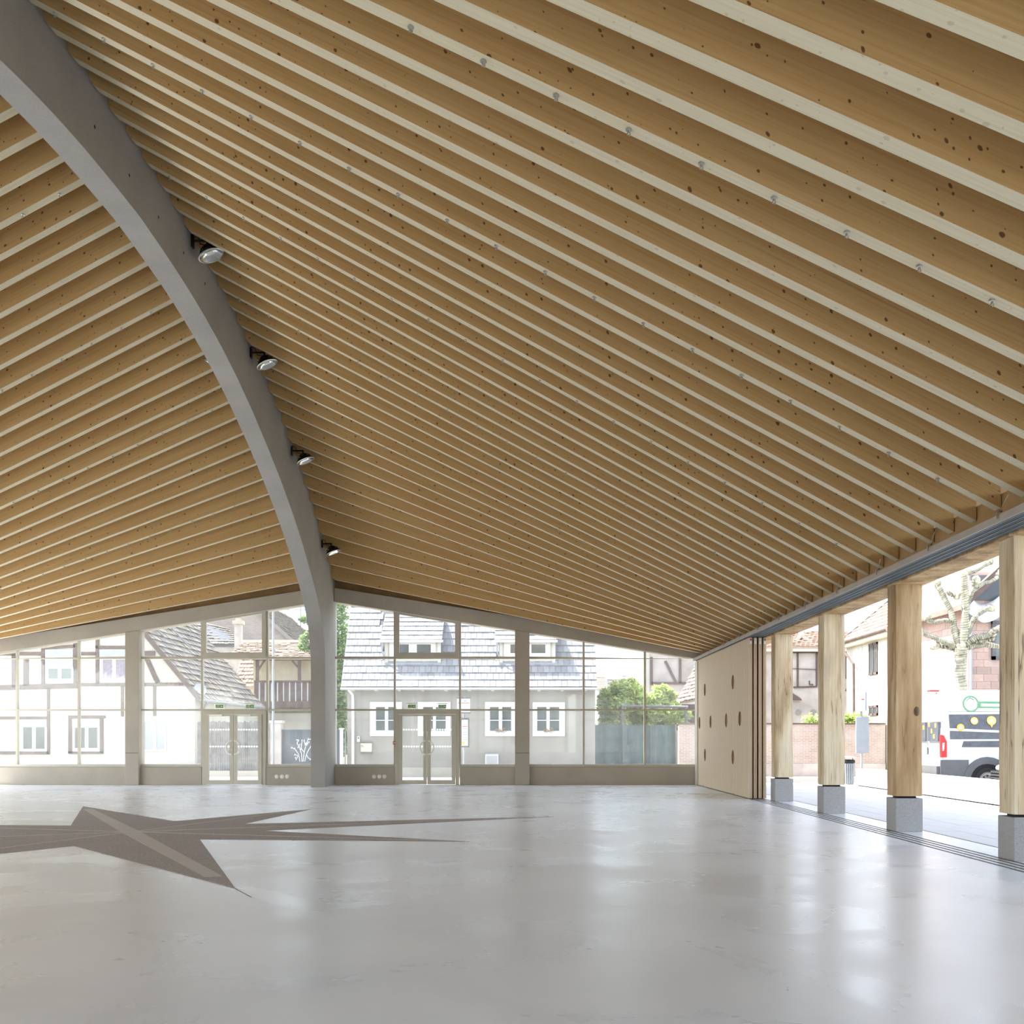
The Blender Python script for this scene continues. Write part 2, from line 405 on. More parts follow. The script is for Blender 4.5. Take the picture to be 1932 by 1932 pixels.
# floor
fl = MB().box(-19.2, 6.5, -2.5, 34.6, -0.25, 0).build('floor', M['floor']); tag(fl, kind='structure')
# star inlay (compass rose) in the floor: measured half, point mirrored through its centre
half = [(-9.69, 23.22), (-6.30, 19.05), (-4.48, 22.28), (-4.88, 18.43), (0.59, 20.17), (-4.23, 17.10), (-0.78, 15.30), (-4.80, 15.65)]
sc_ = (-6.28, 16.87)
star = half + [(2 * sc_[0] - x, 2 * sc_[1] - y) for x, y in half]
tips = star[0::2]
def star_arm(i):     # one arm: notch, tip, notch, centre
    return [star[(2 * i - 1) % 16], star[2 * i], star[(2 * i + 1) % 16], sc_]
for i in range(8):
    a = star_arm(i)
    MB().prism([(x, y, 0.0015) for x, y in a], (0, 0, 0.0035)).build('star_point', M['inlay'], fl)
for i in range(4):
    a, b = Vector(tips[i]), Vector(tips[i + 4]); d = (b - a).normalized(); n = Vector((-d.y, d.x))
    wd = (0.14, 0.03, 0.03, 0.03)[i]; e = (0.86, 0.99, 0.99, 0.99)[i]
    c = Vector(sc_); a2, b2 = c + (a - c) * e, c + (b - c) * e
    w1 = 0.09 if i == 0 else 0.012
    q = [a2 + n * w1, c + n * wd, b2 + n * w1, b2 - n * w1, c - n * wd, a2 - n * w1]
    MB().prism([(p.x, p.y, 0.004 + 0.0003 * i) for p in q], (0, 0, 0.0028)).build('pale_band', M['band'], fl)
q = Vector(tips[4]); d = (q - Vector(sc_)).normalized(); n = Vector((-d.y, d.x)) * 0.004; e = q + d * 0.65
MB().prism([(p.x, p.y, 0.001) for p in (q - n, e - n, e + n, q + n)], (0, 0, 0.0025)).build('floor_joint', M['vplast'], fl)

# roof deck (ceiling) with every rafter a part of it
cm = MB()
Ds = [16.18 + RS * k for k in range(-26, 28)]; Ds = [d for d in Ds if -1.5 < d < 34.7] + [34.75]
def deck_line(D):
    zr, zl = soffit(ENDR, D) + RH, soffit(ENDL, D) + RH
    z0 = ridge(D) + RH
    return [(ENDL - 1.3, zl + 0.0), (ENDL, zl), (XL, z0), (XR, z0), (ENDR, zr), (7.05, zr + 0.0)]
for a, b in zip(Ds[:-1], Ds[1:]):
    la, lb = deck_line(a), deck_line(b)
    for i in range(5):
        (x0, z0), (x1, z1) = la[i], la[i + 1]; (x2, z2), (x3, z3) = lb[i], lb[i + 1]
        cm.hexa([(x0, a, z0), (x1, a, z1), (x3, b, z3), (x2, b, z2), (x0, a, z0 + .14), (x1, a, z1 + .14), (x3, b, z3 + .14), (x2, b, z2 + .14)])
ceil = cm.build('ceiling', M['deck']); tag(ceil, kind='structure')

def rafter(D, right):
    x0, x1 = (XR, ENDR) if right else (XL, ENDL)
    sg = 1 if right else -1
    c, cw = 0.05, 0.09
    prof = [(x0, c), (x0 + sg * cw, 0), (x1, 0), (x1, RH - 0.002), (x0, RH - 0.002)]
    L = math.hypot(x1 - x0, soffit(x1, D) - soffit(x0 + sg * .001, D)) / abs(x1 - x0)
    P = [((x, D, soffit(x, D) + h), (abs(x - x0) * L, h)) for x, h in prof]
    m = MB(); y = Vector((0, RT, 0))
    A = [Vector(p) for p, u in P]; U = [u for p, u in P]
    order = [0, 1, 2, 3, 4] if right else [4, 3, 2, 1, 0]
    m.face([A[i] for i in order], [U[i] for i in order])
    m.face([A[i] + y for i in reversed(order)], [(U[i][0] + 17, U[i][1] + 3) for i in reversed(order)])
    for i in range(5):
        j = (i + 1) % 5
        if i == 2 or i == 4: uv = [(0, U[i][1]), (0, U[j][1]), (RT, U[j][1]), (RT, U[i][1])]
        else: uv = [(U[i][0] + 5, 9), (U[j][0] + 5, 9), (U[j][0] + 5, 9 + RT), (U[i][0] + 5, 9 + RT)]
        q = [A[j], A[i], A[i] + y, A[j] + y]; uvq = [uv[1], uv[0], uv[3], uv[2]]
        if not right: q.reverse(); uvq.reverse()
        m.face(q, uvq)
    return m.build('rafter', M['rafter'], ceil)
hook_mesh = None
def hook(parent, X, D, z):
    global hook_mesh
    if hook_mesh is None:
        hm = MB().cyl((0, 0, 0.0), (0, 0, -0.014), 0.027, 0.027, 12).cyl((0, 0, -0.012), (0, 0, -0.035), 0.011, 0.011, 8)
        pts = [(0.012 * math.sin(t), 0, -0.043 - 0.012 * math.cos(t)) for t in [i * math.pi * 1.7 / 8 for i in range(9)]]
        hm.tube(pts, 0.006, 6)
        o = hm.build('hook', M['steel'], parent, True); hook_mesh = o.data
    else:
        o = bpy.data.objects.new('hook', hook_mesh); COL.objects.link(o); o.parent = parent
    o.location = (X, D, z - 0.0005)
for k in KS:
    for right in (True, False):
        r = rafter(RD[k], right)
        if (k - 1) % 6 == 0 and k < 25:
            for j in range(22):
                X = -5.68 + 0.595 * j if right else -7.45 - 0.595 * j
                if X < ENDR - .35 and X > ENDL + .3:
                    z = soffit(X, RD[k] + RT / 2)
                    z = soffit(X, RD[k])
                    hook(r, X, RD[k] + RT / 2, z)

# concrete arch rib with its column
low = [(13.72, 9.66), (16.8, 9.79), (18.0, 9.75), (19.42, 9.66), (20.98, 9.47), (22.68, 9.14), (24.46, 8.66), (26.35, 8.05), (27.95, 7.42), (29.13, 6.87), (30.15, 6.30), (30.92, 5.86), (31.68, 5.30), (32.15, 4.72), (32.42, 4.10), (32.45, 3.6)]
low = [p for p in low if p[0] > 16.7]
def smooth_pts(p, it=2):
    for _ in range(it):
        q = [p[0]]
        for a, b in zip(p[:-1], p[1:]):
            q += [(a[0] * .75 + b[0] * .25, a[1] * .75 + b[1] * .25), (a[0] * .25 + b[0] * .75, a[1] * .25 + b[1] * .75)]
        p = q + [p[-1]]
    return p
ls = smooth_pts(low)
n = len(ls); outer = []
for i, (d, z) in enumerate(ls):
    D2 = 16.8 + (34.5 - 16.8) * (i / (n - 1)); outer.append((D2, ridge(D2) + RH - 0.04))
outer[-1] = (34.5, outer[-1][1])
ls += [(32.45, 0.0)]; outer += [(34.5, 0.0)]
def ring(sgn): 
    g = lambda d: CD + sgn * (d - CD)
    return [(g(a[0]), a[1], g(b[0]), b[1]) for a, b in zip(ls, outer)]
am = MB()
seq = list(reversed(ring(-1)))[:-1] + ring(1)
for p, q in zip(seq[:-1], seq[1:]):
    am.hexa([(XL, p[0], p[1]), (XR, p[0], p[1]), (XR, q[0], q[1]), (XL, q[0], q[1]), (XL, p[2], p[3]), (XR, p[2], p[3]), (XR, q[2], q[3]), (XL, q[2], q[3])])
arch_t = am
def clean_arch(m):
    # drop the inner faces between consecutive blocks
    seen = {}
    for i, f in enumerate(m.f):
        key = tuple(sorted((round(m.v[j].x, 4), round(m.v[j].y, 4), round(m.v[j].z, 4)) for j in f)); seen.setdefault(key, []).append(i)
    bad = {i for v in seen.values() if len(v) > 1 for i in v}
    m.f = [f for i, f in enumerate(m.f) if i not in bad]; m.uv = [None] * len(m.f)
clean_arch(am)
arch = am.build('concrete_arch', M['conc'], None, True, (CX, 32.45, 0))
tag(arch, 'curved grey concrete arch rib rising from the column in front of the glazed wall', 'arch')
for px, py in ((178.7, 239.5), (244, 331), (299, 410), (346.5, 477), (386.8, 535)):
    D = XR * F / (px - PX); p = at(px, py, D)
    MB().cyl((XR - .02, D, p.z), (XR + 0.003, D, p.z), 0.024, 0.024, 10).build('tie_hole', M['slot'], arch)

# gable wall: beams, columns, plinths
def zb(X): return 5.93 - 0.158 * abs(X - CX)
GB0, GB1 = 33.96, 34.5
def beam(xa, xb):
    m = MB(); a, b = zb(xa), zb(xb)
    m.hexa([(xa, GB0, a), (xb, GB0, b), (xb, GB1, b), (xa, GB1, a), (xa, GB0, a + .46), (xb, GB0, b + .46), (xb, GB1, b + .46), (xa, GB1, a + .46)])
    return m
b1 = bevel(beam(XR + .004, 6.5).build('concrete_beam', M['conc_d'], None, False), .012); tag(b1, 'sloping concrete gable beam falling to the right of the arch', 'beam')
b2 = bevel(beam(-19.0, XL - .004).build('concrete_beam', M['conc_d'], None, False), .012); tag(b2, 'sloping concrete gable beam falling to the left of the arch', 'beam')
for xa, xb, lab in ((-12.81, -12.37, 'slim square concrete column in the left half of the glazed wall'), (-0.265, 0.205, 'slim square concrete column in the right half of the glazed wall')):
    c = MB().prism([(xa, 33.93, 0), (xb, 33.93, 0), (xb, 33.93, zb(xb)), (xa, 33.93, zb(xa))], (0, .55, 0)).build('concrete_column', M['conc_d'], None, False, ((xa + xb) / 2, 34.2, 0))
    bevel(c, .012); tag(c, lab, 'column')
    for z in (1.02,): MB().box(xa + .012, xb - .012, 33.927, 33.9305, z, z + .012).build('cast_joint', M['slot'], c)
# infill boards over the gable beams
for xa, xb in ((XR, ENDR), (ENDL, XL)):
    m = MB(); poly = [(xa, 34.2, zb(xa) + .4), (xb, 34.2, zb(xb) + .4), (xb, 34.2, soffit(xb, 34.2) + RH - .01), (xa, 34.2, soffit(xa, 34.2) + RH - .01)]
    o = m.prism(poly, (0, .06, 0)).build('trim_gable', M['deck']); tag(o, kind='structure')
GD = 34.22                                  # glass plane
S = F / GD
gx = lambda px: X_(px, GD)
bays = [(-18.9, -12.81, [gx(33), gx(149.6)], None), (-12.37, XL, [gx(382), gx(505)], (gx(384), gx(503))), (XR, -0.265, [gx(745), gx(868)], (gx(747), gx(866.5))), (0.205, 6.1, [gx(1101), gx(1216.5)], None)]
T1, T2, SILL = 4.112, 2.42, 0.575
def clip(xa, xb, z0, z1):
    """rectangle cut by the beam soffit"""
    pts = [(xa, z0), (xb, z0)]
    ta, tb = min(z1, zb(xa)), min(z1, zb(xb))
    if tb <= z0 and ta <= z0: return None
    if tb < z0 or ta < z0:
        xs = CX + (1 if xa > CX else -1) * (5.93 - z0) / .158
        return [(xa, z0), (xs, z0), (xa, ta)] if ta > z0 else [(xs, z0), (xb, z0), (xb, tb)]
    if (zb(xa) > z1) != (zb(xb) > z1):
        xs = CX + (1 if xa > CX else -1) * (5.93 - z1) / .158
        return pts + [(xb, tb), (xs, z1), (xa, ta)]
    return pts + [(xb, tb), (xa, ta)]
win_i = 0
def plinth(i, xa, xb):
    o = bevel(MB().box(xa, xb, 34.08, 34.5, 0, SILL - .005).build('wall_plinth', M['conc_d']), .008); tag(o, kind='structure'); return o
plinths = []
doors = []
for bi, (xa, xb, mul, dr) in enumerate(bays):
    win_i += 1
    edges = [xa] + mul + [xb]
    sill = MB()
    segs = [(xa, xb)] if not dr else [(xa, dr[0] - .02), (dr[1] + .02, xb)]
    for s0, s1 in segs:
        plinths.append(plinth(bi, s0, s1)); sill.box(s0, s1, 34.12, 34.34, SILL, SILL + .085)
    win = sill.build('window_%d' % win_i, M['frame']); tag(win, kind='structure')
    for mx in mul:
        z0 = SILL + .085
        MB().prism([(mx - .032, 34.16, z0), (mx + .032, 34.16, z0), (mx + .032, 34.16, zb(mx + .032)), (mx - .032, 34.16, zb(mx - .032))], (0, .13, 0)).build('mullion', M['frame'], win)
    for z, h in ((T1, .075), (T2, .06)):
        c = clip(xa, xb, z - h / 2, z + h / 2)
        if c: MB().prism([(x, 34.155, q) for x, q in c], (0, .14, 0)).build('transom', M['frame'], win)
    rows = [(SILL + .085, T2 - .03), (T2 + .03, T1 - .037), (T1 + .037, 9)]
    for ci in range(3):
        x0, x1 = edges[ci] + (0.032 if ci else 0), edges[ci + 1] - (0.032 if ci < 2 else 0)
        for ri, (z0, z1) in enumerate(rows):
            if dr and ci == 1 and ri == 0: continue
            hop = dr and ci == 1 and ri == 2
            q = clip(x0 + .004, x1 - .004, z0 + .003, z1 - .003)
            if not q: continue
            if hop:
                t = .125; ta, tb = zb(x0), zb(x1)
                qi = [(x0 + t, z0 + t), (x1 - t, z0 + t), (x1 - t, zb(x1 - t) - .06), (x0 + t, zb(x0 + t) - .06)]
                fm = MB()
                for i in range(4):
                    j = (i + 1) % 4
                    fm.prism([(q[i][0], 34.10, q[i][1]), (q[j][0], 34.10, q[j][1]), (qi[j][0], 34.10, qi[j][1]), (qi[i][0], 34.10, qi[i][1])], (0, .09, 0))
                fr = fm.build('hopper_frame', M['frame'], win)
                MB().prism([(x, 34.14, z) for x, z in qi], (0, .012, 0)).build('pane', M['glass'], fr)
            else:
                MB().prism([(x, GD, z) for x, z in q], (0, .012, 0)).build('pane', M['glass'], win)
    if dr: doors.append(dr)

# the opposite gable behind the photographer: plinth, beam and infill boards
mir = lambda d: 2 * CD - d
for xa, xb in ((-19.0, XL - .004), (XR + .004, 6.5)):
    m = MB(); a_, b_ = zb(xa), zb(xb); d0, d1 = mir(34.5), mir(GB0)
    m.hexa([(xa, d0, a_), (xb, d0, b_), (xb, d1, b_), (xa, d1, a_), (xa, d0, a_ + .46), (xb, d0, b_ + .46), (xb, d1, b_ + .46), (xa, d1, a_ + .46)])
    m.box(xa, xb, d0, d1 - .1, 0, SILL)
    lo_ = min(xa + 1e-3, xb); e0_, e1_ = max(xa, ENDL), min(xb, ENDR)
    m.prism([(e0_, d0 + .2, zb(e0_) + .4), (e1_, d0 + .2, zb(e1_) + .4), (e1_, d0 + .2, soffit(e1_, d0) + RH - .02), (e0_, d0 + .2, soffit(e0_, d0) + RH - .02)], (0, .06, 0))
    o = m.build('wall_near', M['conc_d']); tag(o, kind='structure')
    k_ = 6 if xa < CX else 5
    for i in range(k_):
        p, q = xa + (xb - xa) * i / k_, xa + (xb - xa) * (i + 1) / k_
        MB().prism([(p + .03, d0 + .2, SILL + .02), (q - .03, d0 + .2, SILL + .02), (q - .03, d0 + .2, zb(q - .03)), (p + .03, d0 + .2, zb(p + .03))], (0, .012, 0)).build('pane', M['glass'], o)
        if i: MB().prism([(p - .03, d0 + .15, SILL), (p + .03, d0 + .15, SILL), (p + .03, d0 + .15, zb(p + .03)), (p - .03, d0 + .15, zb(p - .03))], (0, .13, 0)).build('mullion', M['frame'], o)
# glazed double doors
def dots(parent, x0, x1, z, y):
    m = MB(); k = int((x1 - x0) / .0835)
    for i in range(k):
        m.cyl((x0 + .045 + i * .0835, y, z), (x0 + .045 + i * .0835, y - .003, z), (.034) , (.034), 10)
    o = m.build('dot_strip', M['frost'], parent); o['kind'] = 'stuff'
for di, (xa, xb) in enumerate(doors):
    m = MB(); t = .11; top = T2 - .03
    m.box(xa, xa + t, 34.06, 34.2, 0, top).box(xb - t, xb, 34.06, 34.2, 0, top).box(xa + t, xb - t, 34.06, 34.2, top - t, top)
    dr = m.build('door_%d' % (di + 1), M['frame']); tag(dr, kind='structure')
    mid = (xa + xb) / 2; la, lb = xa + t + .006, xb - t - .006
    for s, (p, q) in enumerate(((la, mid - .006), (mid + .006, lb))):
        z0, z1 = .012, top - t - .006; st = .115; zb0, zb1 = .155, z1 - .06
        lf = MB().box(p, p + st, 34.03, 34.09, z0, z1).box(q - st, q, 34.03, 34.09, z0, z1).box(p + st, q - st, 34.03, 34.09, z0, zb0).box(p + st, q - st, 34.03, 34.09, zb1, z1).build('door_leaf', M['frame'], dr)
        g = MB().box(p + st, q - st, 34.055, 34.067, zb0, zb1).build('pane', M['glass'], lf)
        dots(lf, p + st, q - st, 1.78, 34.053); dots(lf, p + st, q - st, 1.235, 34.053)
        sg = -1 if s == 0 else 1
        pts = [(mid + sg * (.03 + .195 * math.sin(a)), 33.97, 1.2 + .215 * math.cos(a)) for a in [math.pi * i / 16 for i in range(17)]]
        h = MB().tube(pts, .023, 8)
        for e in (pts[0], pts[-1]): h.cyl(e, (e[0], 34.035, e[2]), .013, .013, 8)
        h.build('pull_handle', M['chip'], lf, True)
        MB().box(p + .12, p + .55, 34.0, 34.035, z1 - .05, z1 - .012).build('door_closer', M['steel'], lf)
        MB().cyl((q - .05 if s == 0 else p + .05, 34.031, 1.13), (q - .05 if s == 0 else p + .05, 34.012, 1.13), .025, .025, 12).build('lock_cylinder', M['steel'], lf)
# exit signs standing over the doors
names = ('left of the pair over the left glazed door', 'right of the pair over the left glazed door', 'left of the pair over the right glazed door', 'right of the pair over the right glazed door')
for (px, nm) in zip((413.9, 471.7, 777, 834.5), names):
    x = X_(px, 34.1); t = thing('exit_sign', 'green pictogram exit sign, ' + nm, 'exit sign', (x, 34.1, T2 + .03), 'exit signs over the doors')
    z0 = T2 + .032
    MB().box(x - .165, x + .165, 34.10, 34.11, z0, z0 + .17).build('clear_panel', M['clear'], t)
    MB().box(x - .165, x + .165, 34.09, 34.12, z0 + .165, z0 + .185).build('lamp_bar', M['frame'], t)
    MB().box(x - .125, x + .125, 34.094, 34.099, z0 + .03, z0 + .135).build('green_plate', M['green'], t)
    pm = MB()
    y = 34.092
    pm.cyl((x - .045, y, z0 + .117), (x - .045, y + .003, z0 + .117), .011, .011, 8)                    # running figure: head
    for a, b, r in (((-.05, .105), (-.06, .075), .009), ((-.06, .075), (-.035, .055), .007), ((-.035, .055), (-.04, .038), .006), ((-.06, .075), (-.085, .05), .007), ((-.05, .1), (-.025, .088), .006), ((-.05, .1), (-.078, .09), .006)):
        pm.cyl((x + a[0], y + .0015, z0 + a[1]), (x + b[0], y + .0015, z0 + b[1]), r, r * .8, 6)
    pm.box(x - .022, x - .012, y, y + .003, z0 + .04, z0 + .125).box(x + .0, x + .008, y, y + .003, z0 + .04, z0 + .125)
    pm.box(x - .11, x - .1, y, y + .003, z0 + .045, z0 + .12)
    pm.prism([(x + .03, y, z0 + .08), (x + .065, y, z0 + .115), (x + .065, y, z0 + .095), (x + .11, y, z0 + .095), (x + .11, y, z0 + .066), (x + .065, y, z0 + .066), (x + .065, y, z0 + .045)], (0, .003, 0))
    pm.build('pictogram', M['white'], t)
# round socket triplets on the plinths
for pxs, nm in (((522.2, 532.1, 541.8), 'plinth left of the arch column'), ((705.8, 715.7, 725.2), 'plinth right of the arch column')):
    t = thing('wall_socket', 'row of three round pale outlet covers on the ' + nm, 'socket', (X_(pxs[1], 34.08), 34.08, .27))
    for p in pxs:
        x = X_(p, 34.08); MB().lathe([(0, .014), (.05, .014), (.066, .008), (.068, 0)], (x, 34.078, .265), (0, -1, 0), 20).build('round_cover', M['chip'], t, True)
t = thing('alarm_button', 'small red call point beside the right glazed door', 'alarm', (X_(744, 34.1), 34.1, 1.35))
z = Z_(1401.5, 34.1); x = X_(744, 34.1)
bevel(MB().box(x - .05, x + .05, 34.1, 34.16, z - .05, z + .05).build('housing', M['red'], t), .008)
MB().box(x - .03, x + .03, 34.094, 34.101, z - .02, z + .025).build('press_plate', M['white'], t)

# floodlights on the rib
def floodlight(loc, ax, label):
    c = Vector(loc); a = Vector(ax).normalized(); sg = 1 if ax[0] > 0 else -1
    t = thing('floodlight', label, 'lamp', loc, 'floodlights along the concrete arch')
    MB().lathe([(0.0, -.17), (.09, -.17), (.10, -.10), (.17, -.075), (.225, -.02), (.242, 0), (.242, .012), (.222, .014)], c, a, 32).build('housing', M['black'], t, True)
    fins = MB()
    u = a.orthogonal().normalized(); v = a.cross(u)
    for i in range(14):
        q = 2 * math.pi * i / 14; d = u * math.cos(q) + v * math.sin(q); s = a.cross(d) * .006
        fins.hexa([c + d * .08 - a * .18 - s, c + d * .17 - a * .085 - s, c + d * .17 - a * .085 + s, c + d * .08 - a * .18 + s, c + d * .06 - a * .20 - s, c + d * .175 - a * .10 - s, c + d * .175 - a * .10 + s, c + d * .06 - a * .20 + s])
    fins.build('cooling_fins', M['black'], t)
    MB().lathe([(.244, .004), (.246, .018), (.222, .022), (.214, .012)], c, a, 32).build('rim', M['steel'], t, True)
    MB().lathe([(.216, .012), (.15, -.03), (.1, -.045), (0, -.045)], c, a, 32).build('reflector', M['refl'], t, True)
    e = Vector((0, 1, 0)); f = a.cross(e).normalized()
    MB().hexa([c - a * .044 + e * sx * .06 + f * sy * .06 + a * sz * .012 for sz in (0, 1) for sx, sy in ((-1, -1), (1, -1), (1, 1), (-1, 1))]).build('led_plate', M['chip'], t)
    # bracket to the concrete
    xb = XR if sg > 0 else XL
    b = MB(); top = c - a * .17
    xb += sg * .004
    b.box(min(xb, xb + sg * .03), max(xb, xb + sg * .03), c.y - .06, c.y + .06, top.z - .02, top.z + .20)
    b.cyl((xb + sg * .02, c.y, top.z + .10), (top.x, c.y, top.z + .10), .022, .022, 8).cyl((top.x, c.y, top.z + .11), top, .022, .022, 8)
    b.build('bracket', M['black'], t)
    MB().tube([(xb, c.y + .05, top.z + .25), (xb + sg * .1, c.y + .05, top.z + .2), (xb + sg * .14, c.y + .03, top.z + .06), (top.x, c.y + .02, top.z + .02)], .009, 6).build('cable', M['black'], t)
for i, (px, py, nm) in enumerate(((398, 481, 'nearest and topmost of four on its right side'), (504, 687, 'second from the top on its right side'), (576, 869, 'third from the top on its right side'), (629, 1042, 'lowest one, just above the gable beam on its right side'))):
    D = RD[5] - (RS - RT) / 2 + 6 * RS * i; p = at(px, py, D)
    floodlight((p.x, D, p.z), (.37, 0, -.93), 'black round floodlight, ' + nm.replace(' on its right side', ', on the arch'))
for i, (D, nm) in enumerate(((RD[11] - (RS - RT) / 2, 'upper'), (RD[17] - (RS - RT) / 2, 'lower'))):
    z = (9.80, 8.74)[i]
    floodlight((XL - .34, D, z + .05), (-.37, 0, -.93), 'black floodlight half hidden behind the arch on its left side, %s one' % nm)

# ------------------------------------------------------------------ right side: posts, lintel, track, sliding panels
XP, PW = 5.98, 0.437
def rough_box(x0, x1, y0, y1, z0, z1, n=14, amp=.012, seed=0):
    bm = bmesh.new(); g = {}
    m = MB(); nx = 5
    ring_ = []
    for i in range(nx): ring_.append((x0 + (x1 - x0) * i / nx, y0))
    for i in range(nx): ring_.append((x1, y0 + (y1 - y0) * i / nx))
    for i in range(nx): ring_.append((x1 - (x1 - x0) * i / nx, y1))
    for i in range(nx): ring_.append((x0, y1 - (y1 - y0) * i / nx))
    k = len(ring_); cx, cy = (x0 + x1) / 2, (y0 + y1) / 2
    for j in range(n + 1):
        z = z0 + (z1 - z0) * j / n
        for i, (x, y) in enumerate(ring_):
            p = Vector((x * 3 + seed * 9, y * 3, z * .9)); corner = (i % nx == 0)
            d = noise.noise(p) * amp + (noise.noise(Vector((seed * 5 + i, 0, z * .6))) * amp if corner else 0) - (amp * .7 if corner else 0)
            v = Vector((x - cx, y - cy, 0)).normalized(); m.v.append(Vector((x, y, z)) + v * d)
    for j in range(n):
        for i in range(k):
            m.f.append([j * k + i, j * k + (i + 1) % k, (j + 1) * k + (i + 1) % k, (j + 1) * k + i]); m.uv.append(None)
    m.f.append(list(reversed(range(k)))); m.uv.append(None)
    m.f.append([n * k + i for i in range(k)]); m.uv.append(None)
    bm.free(); return m
post_lab = ('fourth timber post from the sliding panels, cut by the right edge of the photo', 'thick knotted timber post on a cracked granite foot, third from the panels', 'cracked pale timber post on a granite foot, second from the panels', 'timber post on a granite foot right beside the sliding panels')
for i, D in enumerate((12.85, 16.93, 21.0, 25.05)):
    t = thing('timber_post', post_lab[i], 'post', (XP + PW / 2, D + PW / 2, 0), 'timber posts along the open side')
    bevel(MB().box(XP, XP + PW, D, D + PW, 0, .535).build('granite_foot', M['ped'], t), .008)
    MB().box(XP + .08, XP + PW - .08, D + .08, D + PW - .08, .535, .57).build('steel_pin', M['slot'], t)
    sh = rough_box(XP + .006, XP + PW - .004, D + .006, D + PW - .006, .57, 3.97, 14, .012, i + 1).build('shaft', M['oak_b' if i == 1 else 'oak'], t)
    if i == 1:
        p = at(1730, 1342, D); MB().ball((p.x, D + .004, p.z), .075, 12, 8, (.55, .35, 1)).ball((p.x, D - .012, p.z), .035, 10, 6, (.7, .6, 1)).build('knot', M['bark_d'], t, True)
for i, D in enumerate((29.15, 33.2)):
    t = thing('timber_post', ('timber post hidden behind the stacked sliding panels, nearer of two', 'timber post hidden behind the stacked sliding panels, at the far corner')[i], 'post', (XP + PW / 2, D + PW / 2, 0), 'timber posts along the open side')
    MB().box(XP + .06, XP + PW, D, D + PW, 0, .535).build('granite_foot', M['ped'], t)
    MB().box(XP + .06, XP + PW - .01, D, D + PW, .535, 3.97).build('shaft', M['oak'], t)
for D, lab in ((8.75, 'nearest timber post outside the right edge'),):
    t = thing('timber_post', lab, 'post', (XP + PW / 2, D + PW / 2, 0), 'timber posts along the open side')
    MB().box(XP, XP + PW, D, D + PW, 0, .535).build('granite_foot', M['ped'], t)
    MB().box(XP + .006, XP + PW - .004, D + .006, D + PW - .006, .57, 3.97).build('shaft', M['oak'], t)
    MB().box(XP + .08, XP + PW - .08, D + .08, D + PW - .08, .535, .57).build('steel_pin', M['slot'], t)
o = MB().box(5.945, 6.44, -1, 34.3, 3.97, 4.36).build('timber_lintel', M['oak_l'], None, False, (6.2, 16, 3.97)); tag(o, 'long streaked oak lintel lying on the row of timber posts', 'beam')
o = MB().box(ENDR + .012, ENDR + .05, -1, 34.2, 4.1, 4.45).build('trim_eave', M['deck']); tag(o, kind='structure')
# sliding track under the eave
t = thing('sliding_track', 'grey ceiling track of four slotted rails above the sliding panels', 'track', (5.7, 16, 4.0))
bevel(MB().box(5.49, 5.515, -1, 34.1, 3.995, 4.085).build('cover_strip', M['fascia'], t), .004)
MB().box(5.515, 5.935, -1, 34.1, 4.055, 4.085).build('back_plate', M['slot'], t)
for i in range(4):
    x0 = 5.522 + i * .104
    m = MB().box(x0, x0 + .08, -1, 34.1, 4.004, 4.055).box(x0 + .006, x0 + .018, -1, 34.1, 3.996, 4.004).box(x0 + .062, x0 + .074, -1, 34.1, 3.996, 4.004)
    m.build('rail', M['galv'], t)
for i in range(11):
    D = 8.0 + 2.08 * i + .02
    pts = [(5.488 - .02, D, 4.03), (5.488 - .02, D, 4.10), (5.488, D, 4.125), (5.53, D, 4.12)]
    MB().tube(pts, .012, 6).build('cable_clip', M['steel'], t, True)
    MB().tube([(5.5, D, 4.12), (5.35, D - .55, 4.185)], .004, 5).build('tie_wire', M['steel'], t)
# floor tracks
t = thing('floor_track', 'four parallel steel guide grooves in the floor along the open side', 'track', (5.8, 16, 0))
for i in range(4):
    x = 5.585 + i * .118
    MB().box(x + .012, x + .03, -1, 34.0, .0005, .004).build('guide_groove', M['vplast'], t)
    MB().box(x + .037, x + .052, -1, 34.0, .0005, .006).build('steel_edge', M['steel'], t)
MB().box(6.505, 6.53, -2, 40, -.03, -.001).build('drain_joint', M['slot'], t)
# sliding panels
def panel_front(x, y0, y1, z0, z1, th, holes):
    """board in the plane X = x with elliptic finger holes cut clean through"""
    bm = bmesh.new()
    outer = [bm.verts.new((0, y, z)) for y, z in ((y0, z0), (y1, z0), (y1, z1), (y0, z1))]
    eds = [bm.edges.new((outer[i], outer[(i + 1) % 4])) for i in range(4)]
    for (cy, cz, ry, rz) in holes:
        vs_ = [bm.verts.new((0, cy + ry * math.cos(2 * math.pi * i / 24), cz + rz * math.sin(2 * math.pi * i / 24))) for i in range(24)]
        eds += [bm.edges.new((vs_[i], vs_[(i + 1) % 24])) for i in range(24)]
    bmesh.ops.triangle_fill(bm, use_beauty=True, edges=eds)
    dead = []
    for f in bm.faces:
        c = f.calc_center_median()
        if any(((c.y - h[0]) / h[2]) ** 2 + ((c.z - h[1]) / h[3]) ** 2 < 0.97 for h in holes): dead.append(f)
    bmesh.ops.delete(bm, geom=dead, context='FACES_ONLY')
    r = bmesh.ops.extrude_face_region(bm, geom=list(bm.faces))
    bmesh.ops.translate(bm, verts=[v for v in r['geom'] if isinstance(v, bmesh.types.BMVert)], vec=(th, 0, 0))
    bmesh.ops.recalc_face_normals(bm, faces=bm.faces)
    m = MB(); m.v = [v.co + Vector((x, 0, 0)) for v in bm.verts]; bm.verts.index_update()
    m.f = [[v.index for v in f.verts] for f in bm.faces]; m.uv = [None] * len(m.f); bm.free(); return m
XF = 5.575
